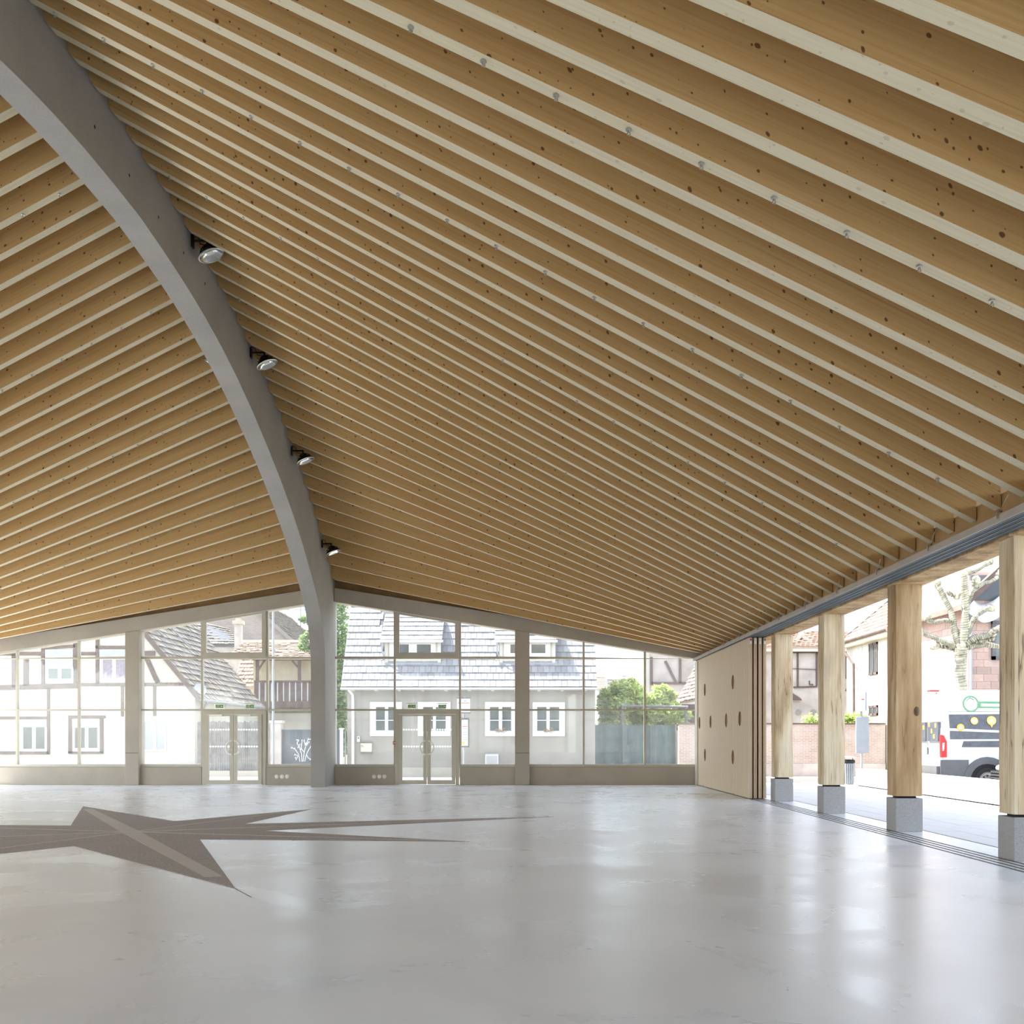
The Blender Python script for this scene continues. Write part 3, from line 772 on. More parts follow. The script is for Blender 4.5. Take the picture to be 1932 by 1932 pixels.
hpx = [((1329.8, 1301.3), 0), ((1382.6, 1287), 0), ((1319.8, 1363.6), 0), ((1340.6, 1361.6), 0), ((1370, 1359), 0), ((1395.6, 1356), 0), ((1330, 1424.3), 0), ((1382.6, 1428.6), 0)]
holes = []
for (px, py), _ in hpx:
    D = XF * F / (px - PX); holes.append((D, Z_(py, D), .19, .19))
ZP0, ZP1 = .02, 3.985
for i in range(4):
    x = XF + i * .118; th = .072
    d0, d1 = 26.0 + (0, .02, .01, .03)[i], 34.0
    t = thing('sliding_partition', ('front pale timber sliding panel with eight oval finger holes', 'second sliding panel in the stack, seen by its edge just behind the holed front panel', 'third sliding panel in the stack, seen by its edge', 'rearmost sliding panel of the stack, seen by its edge next to the timber post')[i], 'panel', (x, 30, 0), 'stacked sliding panels')
    if i == 0:
        panel_front(x, d0, d1, ZP0, ZP1, .022, holes).build('face_board', M['panel'], t)
        MB().box(x + .034, x + th - .022, d0 + .03, d1 - .01, ZP0, ZP1).build('core', M['core'], t)
        MB().box(x + .0225, x + th - .022, d0 + .002, d0 + .0295, ZP0, ZP1).build('edge_strip', M['panel'], t)
    else:
        MB().box(x, x + th - .022, d0, d1, ZP0, ZP1).build('core', M['panel'], t)
    MB().box(x + th - .0215, x + th, d0 + .001, d1, ZP0, ZP1).build('back_board', M['panel'], t)
    MB().box(x + .031, x + .041, d0 + (.008 if i == 0 else -.003), d0 + .011, ZP0, ZP1 - .02).build('edge_groove', M['oak_l'], t)
    if i < 3: MB().box(x + th + .002, x + .116, d0 + .06, d1 - .02, ZP0 + .01, ZP1 - .03).build('spacer_rail', M['spacer'], t)
    l = MB().box(x + .012, x + .064, d0 - .006, d0 - .0035, ZP1 - .16, ZP1 - .02).build('paper_label', M['paper'], t)
    MB().box(x + .016, x + .06, d0 - .0075, d0 - .0062, ZP1 - .075, ZP1 - .03).build('label_print', M['red'] if i == 0 else M['vplast'], l) if i in (0, 3) else MB().box(x + .03, x + .044, d0 - .0075, d0 - .0062, ZP1 - .075, ZP1 - .06).build('label_print', M['vplast'], l)
    if i == 0:
        for D in (27.9, 32.6): MB().box(x - .012, x + .01, D, D + .05, .0, .05).build('floor_guide', M['steel'], t)
o = MB().box(5.545, 5.57, 33.6, 34.06, 0, 3.95).build('trim_corner', M['frame']); tag(o, kind='structure')

# ------------------------------------------------------------------ outside ground
g = MB().box(-140, 140, -80, 160, -.6, -.1).build('ground', M['ground']); tag(g, kind='structure')
g2 = MB().box(-30, 6.48, 34.6, 38.6, -.099, -.01).build('pavement', M['kerb']); tag(g2, kind='structure')
kb = MB().box(6.6, 24, 38.2, 38.5, -.099, .06).build('kerb', M['kerb']); tag(kb, kind='structure')
ter = MB().box(6.53, 11.4, 4, 36, -.099, -.012).build('terrace', M['kerb']); tag(ter, kind='structure')
slab = None
for iy in range(20):
    for ix in range(8):
        x0, y0 = 6.545 + ix * .5, 12.2 + iy * 1.2 + (ix % 2) * .6
        if y0 > 35: continue
        if slab is None:
            s = bevel(MB().box(0, .494, 0, 1.194, -.0115, 0).build('paving_slab', M['pave'], ter), .003, 1); slab = s
        else:
            s = slab.copy(); COL.objects.link(s)
        s.location = (x0, y0, random.uniform(-.0012, .0012))
# white concrete bench blocks
bl = ('farthest white concrete bench block, next to the litter bin', 'second white bench block from the litter bin', 'third white bench block from the litter bin, half behind a post', 'fourth white bench block from the litter bin, below the van', 'nearest white bench block at the right edge, below the silver car', 'white bench block beyond the right edge of the photo')
for i in range(6):
    y1 = 33.3 - i * 2.4; y0 = y1 - 2.385
    b = MB().box(10.5, 11.0, y0, y1, .03, .54).build('bench_block', M['bench'], None, False, (10.75, (y0 + y1) / 2, 0)); bevel(b, .015)
    tag(b, bl[i], 'bench', 'white bench blocks beside the terrace')
    MB().box(10.56, 10.94, y0 + .05, y1 - .05, -.02, .03).build('recessed_base', M['slot'], b)

# ------------------------------------------------------------------ outdoors: helpers
def rect(px0, px1, py0, py1, D): return X_(px0, D), X_(px1, D), Z_(py1, D), Z_(py0, D)
def rbox(m, px0, px1, py0, py1, D, th=.05, off=0.0):
    x0, x1, z0, z1 = rect(px0, px1, py0, py1, D); return m.box(x0, x1, D - th - off, D - off, z0, z1)
def house_window(parent, px0, px1, py0, py1, D, panes, trim=None, fw=.07, bar=None, glass='pane'):
    """frame ring with casement glass; panes: list of px rectangles"""
    if trim:
        m = MB(); x0, x1, z0, z1 = rect(*trim, D); a0, a1, b0, b1 = rect(px0, px1, py0, py1, D)
        m.box(x0, a0, D - .05, D, z0, z1).box(a1, x1, D - .05, D, z0, z1).box(a0, a1, D - .05, D, z0, b0).box(a0, a1, D - .05, D, b1, z1)
        m.build('window_surround', M['white'], parent)
    x0, x1, z0, z1 = rect(px0, px1, py0, py1, D)
    cuts = sorted([(X_(a, D), X_(b, D), Z_(d, D), Z_(c, D)) for a, b, c, d in panes])
    m = MB(); xs = [x0] + [q for c in cuts for q in c[:2]] + [x1]
    pz0, pz1 = min(c[2] for c in cuts), max(c[3] for c in cuts)
    m.box(x0, x1, D - .035, D - .002, z0, pz0).box(x0, x1, D - .035, D - .002, pz1, z1)
    for i in range(0, len(xs), 2): m.box(xs[i], xs[i + 1], D - .035, D - .002, pz0, pz1)
    f = m.build('window', M['white'], parent)
    for c in cuts:
        MB().box(c[0], c[1], D - .02, D - .001, c[2], c[3]).build('pane', M[glass], f)
        if bar: MB().box(c[0], c[1], D - .03, D - .021, Z_(bar, D) - .015, Z_(bar, D) + .015).build('glazing_bar', M['white'], f)
    return f
def leaves(n, cs, size, seed, squash=.8):
    """leaf quads spread through blobs: cs = list of (centre, radius)"""
    rnd = random.Random(seed); m = MB()
    tot = sum(c[1] ** 2 for c in cs)
    for c, r in cs:
        for _ in range(int(n * r * r / tot)):
            d = Vector((rnd.gauss(0, 1), rnd.gauss(0, 1), rnd.gauss(0, 1))).normalized() * r * (rnd.random() ** .45)
            d.z *= squash; p = Vector(c) + d
            u = Vector((rnd.gauss(0, 1), rnd.gauss(0, 1), rnd.gauss(0, .6))).normalized(); v = u.orthogonal().normalized()
            s = size * rnd.uniform(.6, 1.3)
            m.face([p - u * s, p - v * s * .45, p + u * s, p + v * s * .45])
    return m
def build_leaves(m, name, mat, parent):
    me = bpy.data.meshes.new(name); b = wloc(parent); me.from_pydata([v - b for v in m.v], [], m.f); me.materials.append(mat)
    o = bpy.data.objects.new(name, me); COL.objects.link(o); o.parent = parent; o['kind'] = 'stuff'; return o
def tile_courses(parent, P, rows, cols, th, name, mat, limit=0, skip=None, jitter=.0, gap=.012, seed=1):
    """P(u, v) -> point on the slope plane with u across, v up; each tile a wedge; the first `limit` are parts, the rest one stuff part"""
    rnd = random.Random(seed); n = 0; rest = MB()
    nrm = (P(1, 0) - P(0, 0)).cross(P(0, 1) - P(0, 0)).normalized()
    if nrm.z < 0: nrm = -nrm
    for r in range(rows):
        for c in range(cols + 1):
            u0, u1 = (c - (.5 if r % 2 else 0)) / cols, (c + 1 - (.5 if r % 2 else 0)) / cols
            u0, u1 = max(0, u0), min(1, u1)
            if u1 - u0 < .2 / cols: continue
            v0, v1 = r / rows, (r + 1.15) / rows
            if v1 > 1: v1 = 1
            if skip and skip((u0 + u1) / 2, (v0 + v1) / 2): continue
            w = (P(1, 0) - P(0, 0)).length; e = gap / w / 2; j = rnd.uniform(-jitter, jitter)
            lo = nrm * (th * 2 + j); hi = nrm * (th * .15 + j * .3)
            a, b, c2, d = P(u0 + e, v0), P(u1 - e, v0), P(u1 - e, v1), P(u0 + e, v1)
            q = [a + lo - nrm * th, b + lo - nrm * th, c2, d, a + lo, b + lo, c2 + hi, d + hi]
            if n < limit:
                MB().hexa(q).build(name, mat, parent); n += 1
            else: rest.hexa(q)
    if rest.f:
        o = rest.build(name + '_rows' if limit else name + '_courses', mat, parent); o['kind'] = 'stuff'
def pole(m, p0, p1, r): return m.cyl(p0, p1, r, r, 10)

# ------------------------------------------------------------------ grey house with slate roof
D = 44.0
gh = thing('grey_house', 'grey rendered house with slate roof and two dormers across the street', 'house', (X_(890, D), D, 0))
MB().box(X_(655, D), X_(1123, D), D, 52, -.1, 3.68).build('wall', M['plaster_g'], gh)
MB().box(X_(655, D) - .01, X_(1123, D) + .01, D - .03, D, -.1, .28).build('plinth', M['conc_d'], gh)
ev = Vector((X_(643, 43.55), 43.55, 3.62)); ev2 = Vector((X_(1127, 43.55), 43.55, 3.62)); up = Vector((0, 3.05, 4.52))
dorm = [(718, 834), (934, 1050)]
PR = lambda u, v: ev + (ev2 - ev) * u + up * v
MB().prism([ev - Vector((0, 0, .05)), ev2 - Vector((0, 0, .05)), ev2 + up, ev + up], (0, .12, -.08)).build('roof', M['slate_base'], gh)
MB().prism([PR(0, 1), PR(1, 1), PR(1, 1) + Vector((0, 3.1, -4.5)), PR(0, 1) + Vector((0, 3.1, -4.5))], (0, .1, .1)).build('roof', M['slate_base'], gh)
def in_dormer(u, v):
    p = PR(u, v); px = PX + p.x / p.y * F
    return any(a + 4 < px < b - 4 for a, b in dorm) and v > .24 and v < .78
tile_courses(gh, PR, 15, 43, .022, 'slate', M['slate'], 290, in_dormer, .008, .012)
MB().tube([(ev.x, 43.46, 3.54), (ev2.x, 43.46, 3.54)], .055, 8).build('gutter', M['shutter'], gh, True)
pd = X_(666, 43.9); MB().tube([(pd - .12, 43.5, 3.52), (pd, 43.85, 3.3), (pd, 43.92, 3.0), (pd, 43.92, .0)], .055, 8).build('downpipe', M['white'], gh, True)
for i in range(11):
    u = (i + .5) / 11; p = PR(u, 0); MB().box(p.x - .06, p.x + .06, 43.55, 44, 3.46, 3.56).build('rafter_end', M['plaster_w'], gh)
for tr, inn, panes, fl_ in (((698.3, 758.5, 1324.4, 1388.8), (708, 749, 1332, 1380), [(709.5, 726.5, 1334, 1378), (732.5, 748, 1334, 1378)], 0),
                       ((788.6, 850, 1324.4, 1388.8), (797, 842, 1332, 1381), [(798.5, 817, 1334, 1379), (822.5, 841, 1334, 1379)], 0),
                       ((915, 972.6, 1324.4, 1388.8), (923, 966, 1332, 1381), [(924.5, 941, 1334, 1379), (947.5, 964.5, 1334, 1379)], 1),
                       ((1004.9, 1065.5, 1324.9, 1389), (1012.5, 1056.5, 1332, 1381), [(1013.5, 1031, 1334, 1379), (1037, 1055, 1334, 1379)], 1)):
    f = house_window(gh, *inn, D, panes, tr, bar=1359)
    MB().box(X_(tr[0], D), X_(tr[1], D), D - .12, D, Z_(1384, D), Z_(1381.5, D)).build('window_sill', M['white'], gh)
    if fl_:
        cx = (inn[0] + inn[1]) / 2
        fm = leaves(130, [((X_(cx - 5, D), D - .12, Z_(1379, D)), .16), ((X_(cx + 4, D), D - .12, Z_(1378, D)), .18)], .035, 5); build_leaves(fm, 'window_flowers', M['flower'], gh)
for (a, b) in dorm:
    Dd = 44.28
    x0, x1 = X_(a + 8, Dd), X_(b - 2, Dd)
    z0, z1 = 4.66, 5.62
    dm = MB().prism([(x0, Dd, z0), (x0, Dd, z1), (x0, 45.75, 6.72), (x0, 45.75, z0 + 2.1)], (x1 - x0, 0, 0)).build('dormer', M['plaster_w'], gh)
    q0, q1 = Vector((X_(a - 1, 44.05), 44.05, 5.60)), Vector((X_(b, 44.05), 44.05, 5.60)); upd = Vector((0, 1.78, 1.32))
    MB().prism([q0, q1, q1 + upd, q0 + upd], (0, .04, -.09)).build('dormer_roof', M['slate_base'], gh)
    tile_courses(dm, lambda u, v: q0 + (q1 - q0) * u + upd * v, 6, 11, .022, 'slate', M['slate'], 0, None, .006, .012, 3)
    MB().tube([(q0.x - .04, 44.0, 5.55), (q1.x + .04, 44.0, 5.55)], .05, 8).build('gutter', M['white'], dm, True)
    MB().box(x0, x1, Dd - .1, Dd, z0 - .24, z0 + .01).build('lead_apron', M['zinc'], dm)
    MB().prism([(x0 - .02, Dd, z0), (x0 - .02, Dd, z1), (x0 - .02, 45.7, 6.68), (x0 - .02, 45.7, z0 + 2.08)], (.02, 0, 0)).build('slate_cheek', M['slate_base'], dm)
    MB().prism([(x1, Dd, z0), (x1, Dd, z1), (x1, 45.7, 6.68), (x1, 45.7, z0 + 2.08)], (.02, 0, 0)).build('slate_cheek', M['slate_base'], dm)
    MB().box(x0, x0 + .14, Dd - .05, Dd, z0, z1 - .05).box(x1 - .14, x1, Dd - .05, Dd, z0, z1 - .05).build('corner_board', M['plaster_w'], dm)
    house_window(dm, a + 17, b - 12, 1210, 1242, Dd - .001, [(a + 29, a + 53.5, 1216, 1232.5), (a + 68.5, a + 95, 1216, 1232.5)])
    MB().tube([(x0 - .08, 44.0, 5.5), (x0 - .1, 44.12, 5.2), (x0 - .02, 44.2, 4.9), (x0 - .14, 44.1, 4.75)], .035, 6).build('downpipe', M['zinc'], dm, True)
t = thing('letter_box', 'pale metal letter box on the grey house wall', 'letter box', at(691.5, 1420, D))
m = MB(); rbox(m, 681.5, 702, 1401.5, 1418.5, D, .14, .004); m.build('box', M['frame'], t)
m = MB(); rbox(m, 680.8, 702.6, 1400, 1402, D, .16, .004); rbox(m, 681.5, 702, 1419.2, 1422, D, .16, .004); m.build('lid', M['vplast'], t)
m = MB(); rbox(m, 683.3, 684, 1406, 1409.5, D, .004, .145); rbox(m, 682.6, 684.7, 1406, 1406.7, D, .004, .145); rbox(m, 685.8, 686.5, 1406.8, 1409.5, D, .004, .145); m.build('lettering', M['black'], t)
t = thing('intercom', 'slim white intercom box above the letter box', 'intercom', at(676.5, 1399, D))
m = MB(); rbox(m, 674, 679.2, 1389.3, 1399.5, D, .05, .004); m.build('housing', M['white'], t)
m = MB(); rbox(m, 675.2, 678, 1391, 1394, D, .006, .055); m.build('speaker_grille', M['vplast'], t)
t = thing('meter_cabinet', 'low pale blue-grey meter cabinet at the foot of the grey house', 'cabinet', (X_(928, D), D - .3, 0))
m = MB(); x0, x1, z0, z1 = rect(916, 940.5, 1423, 1465, D); MB().box(x0, x1, D - .3, D - .031, 0, z1).build('housing', M['white'], t)
MB().box(x0 - .03, x1 + .03, D - .33, D - .031, z1, z1 + .04).build('lid', M['zinc'], t)
MB().box(x0 + .04, x1 - .04, D - .315, D - .3, .1, z1 - .06).build('door', M['shutter'], t)

# bus stop with timetable
D = 39.5
t = thing('bus_stop', 'bus stop post with white flag and framed timetable seen through the glass', 'bus stop', (X_(875.4, D), D, 0))
MB().cyl((X_(875.4, D), D, -.1), (X_(875.4, D), D, 3.05), .04, .04, 10).build('post', M['zinc'], t)
fl2 = (lambda m: rbox(m, 862.5, 887, 1317.5, 1344, D - .045, .05))(MB()).build('flag_board', M['white'], t)
m = MB(); rbox(m, 863.5, 886, 1326, 1327, D - .095, .003); m.build('red_line', M['red'], fl2)
m = MB(); rbox(m, 875, 880, 1321.5, 1323.5, D - .095, .003); m.build('blue_mark', M['bluep'], fl2)
m = MB(); rbox(m, 861.5, 888, 1316, 1318, D - .04, .07); rbox(m, 861.5, 888, 1344, 1346, D - .04, .07); m.build('rim', M['vplast'], fl2)
tb = (lambda m: rbox(m, 870, 885.5, 1354.5, 1410, D - .045, .05))(MB()).build('timetable_case', M['vplast'], t)
m = MB(); rbox(m, 871.2, 883, 1358, 1407, D - .095, .004); m.build('timetable_sheet', M['paper'], tb)
m = MB()
for i, (y, c) in enumerate(((1367, 0), (1374, 0), (1381, 0), (1385, 0), (1391, 0), (1395, 0))): rbox(m, 872.5, 881.5, y, y + .9, D - .099, .002)
m.build('printed_line', M['bluep'], tb)
m = MB(); rbox(m, 872, 882, 1370, 1371.3, D - .099, .002); m.build('red_line', M['red'], tb)
m = MB(); rbox(m, 872, 877, 1398.5, 1404.5, D - .099, .002); m.build('amber_patch', M['amber'], tb)

# white gate post and conifer left of the grey house
D = 43
t = thing('gate_post', 'slim white gate post left of the grey house', 'post', (X_(647, D), D, 0))
m = MB(); x0, x1, z0, z1 = rect(642, 648, 1376, 1440, D); MB().box(x0, x1, D - .13, D, -.1, z1).build('shaft', M['white'], t)
MB().box(x0 - .03, x1 + .03, D - .16, D + .03, z1, z1 + .05).build('cap', M['white'], t)
x0, x1, z0, z1 = rect(650.5, 652.5, 1378, 1440, D); MB().box(x0, x1, D - .05, D, -.1, z1).build('rail', M['zinc'], t)
def tree(name, label, cat, base, blobs, n, size, mat, trunk, seed, extra=()):
    t = thing(name, label, cat, base)
    MB().tube(trunk, [.22 * (1 - .7 * i / (len(trunk) - 1)) for i in range(len(trunk))], 8).build('trunk', M['bark_d'], t, True)
    build_leaves(leaves(n, blobs, size, seed), 'foliage', mat, t); return t
D = 53
bl_ = []
for i in range(28):
    py = 1120 + i * 11; r = .42 + .3 * (i / 27); sgn = -1 if i % 2 else 1
    bl_.append((at(632 + sgn * (10 + i * .25), py, D), r))
for px, py, r in ((600, 1175, .5), (578, 1170, .3), (570, 1168, .22), (603, 1205, .5), (585, 1198, .35), (574, 1205, .3), (600, 1228, .5), (580, 1222, .35), (568, 1220, .25)): bl_.append((at(px, py, D), r))
tree('conifer_tree', 'tall green conifer standing behind the concrete arch column', 'tree', (X_(630, D), D, -.1), bl_, 15000, .10, M['conifer'], [(X_(630, D), D, -.1), (X_(630, D), D, 8.4)], 3)

# ------------------------------------------------------------------ half-timbered house on the left
D = 46.0
hh = thing('timbered_house', 'white half-timbered gable house behind the left windows', 'house', (X_(180, D), D, 0))
XE1 = X_(368, D); zE = Z_(1307, D); slope = math.tan(math.radians(50.4)); XRG = XE1 - 8.2
ztop = zE + .1 + 8.2 * slope
MB().prism([(XRG * 2 - XE1, D, -.1), (XE1, D, -.1), (XE1, D, zE), (XRG, D, zE + 8.2 * slope), (XRG * 2 - XE1, D, zE)], (0, 10.7, 0)).build('wall', M['plaster_w'], hh)
C = lambda x, y: (39 + x / 4.83, 1090 + y / 4.83)     # reading of the enlarged view
def timber(pts, w_, D_=D, name='timber_beam'):
    (a, b) = [Vector(at(*C(*p), D_)) for p in pts]; d = (b - a).normalized(); n_ = Vector((d.z, 0, -d.x)) * w_ / 2
    MB().prism([a + n_ - Vector((0, .06, 0)), b + n_ - Vector((0, .06, 0)), b - n_ - Vector((0, .06, 0)), a - n_ - Vector((0, .06, 0))], (0, .058, 0)).build(name, M['timber'], hh)
px2m = 1 / 4.83 / F * D
for (p, q, wd) in (((-200, 692), (190, 692), 32), ((190, 640), (500, 622), 26), ((-200, 1002), (520, 985), 46), ((520, 975), (1480, 972), 30), ((548, 692), (690, 692), 30), ((685, 634), (1100, 634), 26),
                   ((52, 740), (52, 985), 46), ((207, 650), (207, 970), 32), ((500, 590), (500, 960), 30), ((702, 540), (702, 965), 30), ((256, 1005), (256, 1610), 24), ((-200, 1278), (245, 1278), 26),
                   ((928, 990), (928, 1265), 25), ((1222, 985), (1222, 1260), 25), ((1150, 735), (1252, 962), 40), ((1130, 690), (1225, 690), 45), ((-200, 1596), (262, 1596), 28),
                   ((437, 1267), (775, 1267), 24), ((455, 1280), (455, 1600), 34), ((740, 1280), (740, 1600), 30), ((437, 1594), (755, 1594), 22), ((-60, 700), (-60, 1000), 34), ((-120, 540), (480, 470), 26)):
    timber((p, q), wd * px2m)
def cw(x0, x1, y0, y1): a = C(x0, y0); b = C(x1, y1); return a[0], b[0], a[1], b[1]
Dw = D - .001
house_window(hh, *cw(228, 482, 820, 952), Dw, [cw(256, 342, 828, 922), cw(374, 466, 828, 922)])
m = MB(); rbox(m, *cw(228, 482, 655, 822), D, .07); m.build('shutter_box', M['shutter'], hh)
house_window(hh, *cw(722, 988, 738, 946), Dw, [cw(752, 838, 746, 916), cw(870, 960, 746, 916)], glass='curtain')
m = MB(); rbox(m, *cw(722, 988, 655, 740), D, .07); m.build('shutter_box', M['shutter'], hh)
house_window(hh, *cw(5, 243, 1355, 1588), Dw, [cw(25, 108, 1362, 1560), cw(140, 222, 1362, 1560)])
m = MB(); rbox(m, *cw(5, 243, 1292, 1357), D, .07); m.build('shutter_box', M['shutter'], hh)
house_window(hh, *cw(474, 725, 1355, 1582), Dw, [cw(496, 588, 1366, 1552), cw(620, 702, 1366, 1552)])
m = MB(); rbox(m, *cw(474, 725, 1287, 1357), D, .07); m.build('shutter_box', M['shutter'], hh)
house_window(hh, *cw(1110, 1330, 1295, 1582), Dw, [cw(1130, 1210, 1310, 1565), cw(1238, 1312, 1310, 1565)], glass='shutter')
# roof: right slope seen along its length
e0 = Vector((XE1 + .28, D - .25, zE - .28)); ln = Vector((0, 11.2, 0)); upv = Vector((-8.6, 0, 8.6 * slope))
MB().prism([e0, e0 + ln, e0 + ln + upv, e0 + upv], (-.08, 0, -.12)).build('roof', M['tile_g'], hh)
tile_courses(hh, lambda u, v: e0 + ln * u + upv * v, 36, 34, .035, 'roof_tile', M['tile_g'], 0, None, .02, .03, 9)
l0 = Vector((2 * XRG - e0.x, e0.y, e0.z)); MB().prism([l0, l0 + ln, e0 + ln + upv, e0 + upv], (.08, 0, -.12)).build('roof', M['tile_g'], hh)
MB().prism([e0 + Vector((0, -.03, -.16)), e0 + upv + Vector((0, -.03, -.16)), e0 + upv + Vector((0, -.03, .12)), e0 + Vector((0, -.03, .12))], (0, .05, 0)).build('barge_board', M['timber'], hh)
MB().tube([e0 + Vector((.06, 0, -.05)), e0 + ln + Vector((.06, 0, -.05))], .07, 8).build('gutter', M['zinc'], hh, True)
MB().tube([e0 + Vector((.06, 1.0, -.1)), e0 + Vector((-.2, 1.1, -.4)), (XE1 + .07, D + .9, zE - .9), (XE1 + .07, D + .9, 0)], .06, 8).build('downpipe', M['zinc'], hh, True)
for k, (u, v) in enumerate(((.12, .38), (.40, .36), (.62, .5))):
    p = e0 + ln * u + upv * v + Vector((.1, 0, .1)); MB().tube([p, p - upv * .11 + Vector((.02, .5, 0))], .04, 6).build('snow_rail', M['zinc'], hh, True)
p = e0 + ln * .05 + upv * .02 + Vector((0, 0, .2)); MB().lathe([(0, 0), (.22, 0), (.28, .08), (.28, .1), (0, .1)], p, (.6, -.6, .5), 16).build('dish', M['shutter'], hh, True)

# half-timbered houses behind the photographer: the photo shows them mirrored in the glazing
for hx, lab in ((-15.5, 'half-timbered house behind the photographer, mirrored in the left glazing'), (-2.5, 'half-timbered house behind the photographer, mirrored in the middle glazing'), (10.5, 'half-timbered house behind the photographer, mirrored in the right glazing')):
    yb = -13.0
    t = thing('timbered_house', lab, 'house', (hx, yb, -.1))
    MB().prism([(hx - 6, yb, -.1), (hx + 6, yb, -.1), (hx + 6, yb, 5.6), (hx, yb, 11.2), (hx - 6, yb, 5.6)], (0, -9, 0)).build('wall', M['plaster_w'], t)
    for sg in (-1, 1): MB().prism([(hx, yb + .5, 11.35), (hx + sg * 6.5, yb + .5, 5.25), (hx + sg * 6.5, yb + .5, 5.05), (hx, yb + .5, 11.1)], (0, -10, 0)).build('roof', M['tile_g'], t)
    for z in (2.8, 5.5, 8.0):
        w_ = 6 if z < 5.6 else 6 * (11.2 - z) / 5.6
        MB().box(hx - w_, hx + w_, yb, yb + .06, z, z + .24).build('timber_beam', M['timber'], t)
    for x_ in (-5.8, -3.0, -1.0, 1.0, 3.0, 5.8): MB().box(hx + x_ - .1, hx + x_ + .1, yb, yb + .06, -.1, min(5.5, 99)).build('timber_beam', M['timber'], t)
    for x_ in (-2, 2):
        for z in (.9, 3.6):
            f_ = MB().box(hx + x_ - .6, hx + x_ + .6, yb, yb + .08, z, z + 1.4).build('window', M['white'], t)
            for k in (-1, 1): MB().box(hx + x_ + k * .28 - .22, hx + x_ + k * .28 + .22, yb + .08, yb + .09, z + .1, z + 1.3).build('pane', M['pane'], f_)
# wooden board fence behind the left door
D = 44.3
t = thing('board_fence', 'weathered grey upright board fence seen through the left glazed door', 'fence', (X_(445, D), D, 0))
fm = MB(); rnd = random.Random(4)
x = X_(372, D)
while x < X_(512, D):
    wd = rnd.uniform(.075, .10); fm.box(x, x + wd - .008, D + rnd.uniform(-.012, .012), D + .03, -.05, Z_(1361, D) + rnd.uniform(-.05, .03)); x += wd
o = fm.build('boards', M['fence'], t); o['kind'] = 'stuff'
for z in (.5, 1.7): MB().box(X_(372, D), X_(512, D), D + .03, D + .08, z, z + .1).build('fence_rail', M['fence'], t)
MB().box(X_(372, D), X_(512, D), D - .12, D - .02, -.1, .14).build('footing', M['conc_d'], t)
# street pole
D = 42.5
t = thing('street_pole', 'thin grey street pole rising behind the glass left of the arch', 'pole', (X_(515.5, D), D, 0))
MB().cyl((X_(515.5, D), D, -.1), (X_(515.5, D), D, 8.6), .05, .042, 10).build('shaft', M['zinc'], t)
MB().cyl((X_(515.5, D), D, -.1), (X_(515.5, D), D, .5), .065, .065, 10).build('base_sleeve', M['zinc'], t)
# gate with house number and plant drawing
D = 43.6
t = thing('wall_pier', 'pale rendered gate pier between board fence and dark gate', 'pier', (X_(522, D), D, 0))
x0, x1, z0, z1 = rect(512, 532, 1364, 1440, D); MB().box(x0, x1, D - .2, D + .25, -.1, z1).build('shaft', M['plaster_old'], t)
MB().box(x0 - .05, x1 + .05, D - .25, D + .3, z1, z1 + .1).build('cap', M['kerb'], t)
t = thing('metal_gate', 'anthracite metal gate with white number 7 and plant drawing', 'gate', (X_(580, D), D, 0))
x0, x1, z0, z1 = rect(532, 641, 1376.5, 1440, D); MB().box(x0, x1, D - .03, D + .02, .02, z1).build('leaf', M['gate'], t)
MB().box(x0, x1, D - .05, D - .03, z1 - .07, z1).box(x0, x1, D - .05, D - .03, .02, .1).build('frame_bar', M['gate'], t)
G = lambda x, y: (370 + x / 4.83, 1090 + y / 4.83)
def stroke(m, pts, w_):
    q = [at(*G(*p), D - .033) for p in pts]
    for a, b in zip(q[:-1], q[1:]):
        d = (b - a).normalized(); n_ = Vector((d.z, 0, -d.x)) * w_ / 2; m.prism([a + n_, b + n_, b - n_, a - n_], (0, -.004, 0))
m = MB(); stroke(m, [(912, 1478), (936, 1478), (920, 1505)], .035); m.build('house_number', M['white'], t)
m = MB()
for pts in ([(945, 1675), (935, 1610), (900, 1560), (875, 1550)], [(965, 1675), (960, 1600), (940, 1540), (925, 1515)], [(975, 1675), (985, 1590), (1000, 1530), (1020, 1475)], [(990, 1675), (1005, 1610), (1030, 1560)],
            [(940, 1620), (905, 1615)], [(950, 1590), (960, 1530), (965, 1490)], [(985, 1590), (960, 1560)], [(1000, 1540), (985, 1490)], [(1000, 1535), (1025, 1500)], [(1005, 1610), (1020, 1640), (1035, 1650)], [(935, 1610), (915, 1650)], [(1030, 1560), (1050, 1530)], [(1020, 1475), (1045, 1470)]): stroke(m, pts, .028)
m.build('plant_stems', M['white'], t)
m = MB()
for x, y in ((870, 1548), (897, 1556), (922, 1510), (965, 1482), (985, 1482), (1022, 1468), (900, 1612), (912, 1655), (1028, 1498), (958, 1556), (930, 1545), (1040, 1655), (1000, 1510), (945, 1520), (1052, 1526), (1046, 1470), (905, 1640)):
    a = at(*G(x, y), D - .033); s = .045
    m.prism([a + Vector((-s * .4, 0, -s)), a + Vector((s * .5, 0, -s * .2)), a + Vector((s * .4, 0, s)), a + Vector((-s * .5, 0, s * .2))], (0, -.004, 0))
m.build('plant_leaves', M['white'], t)

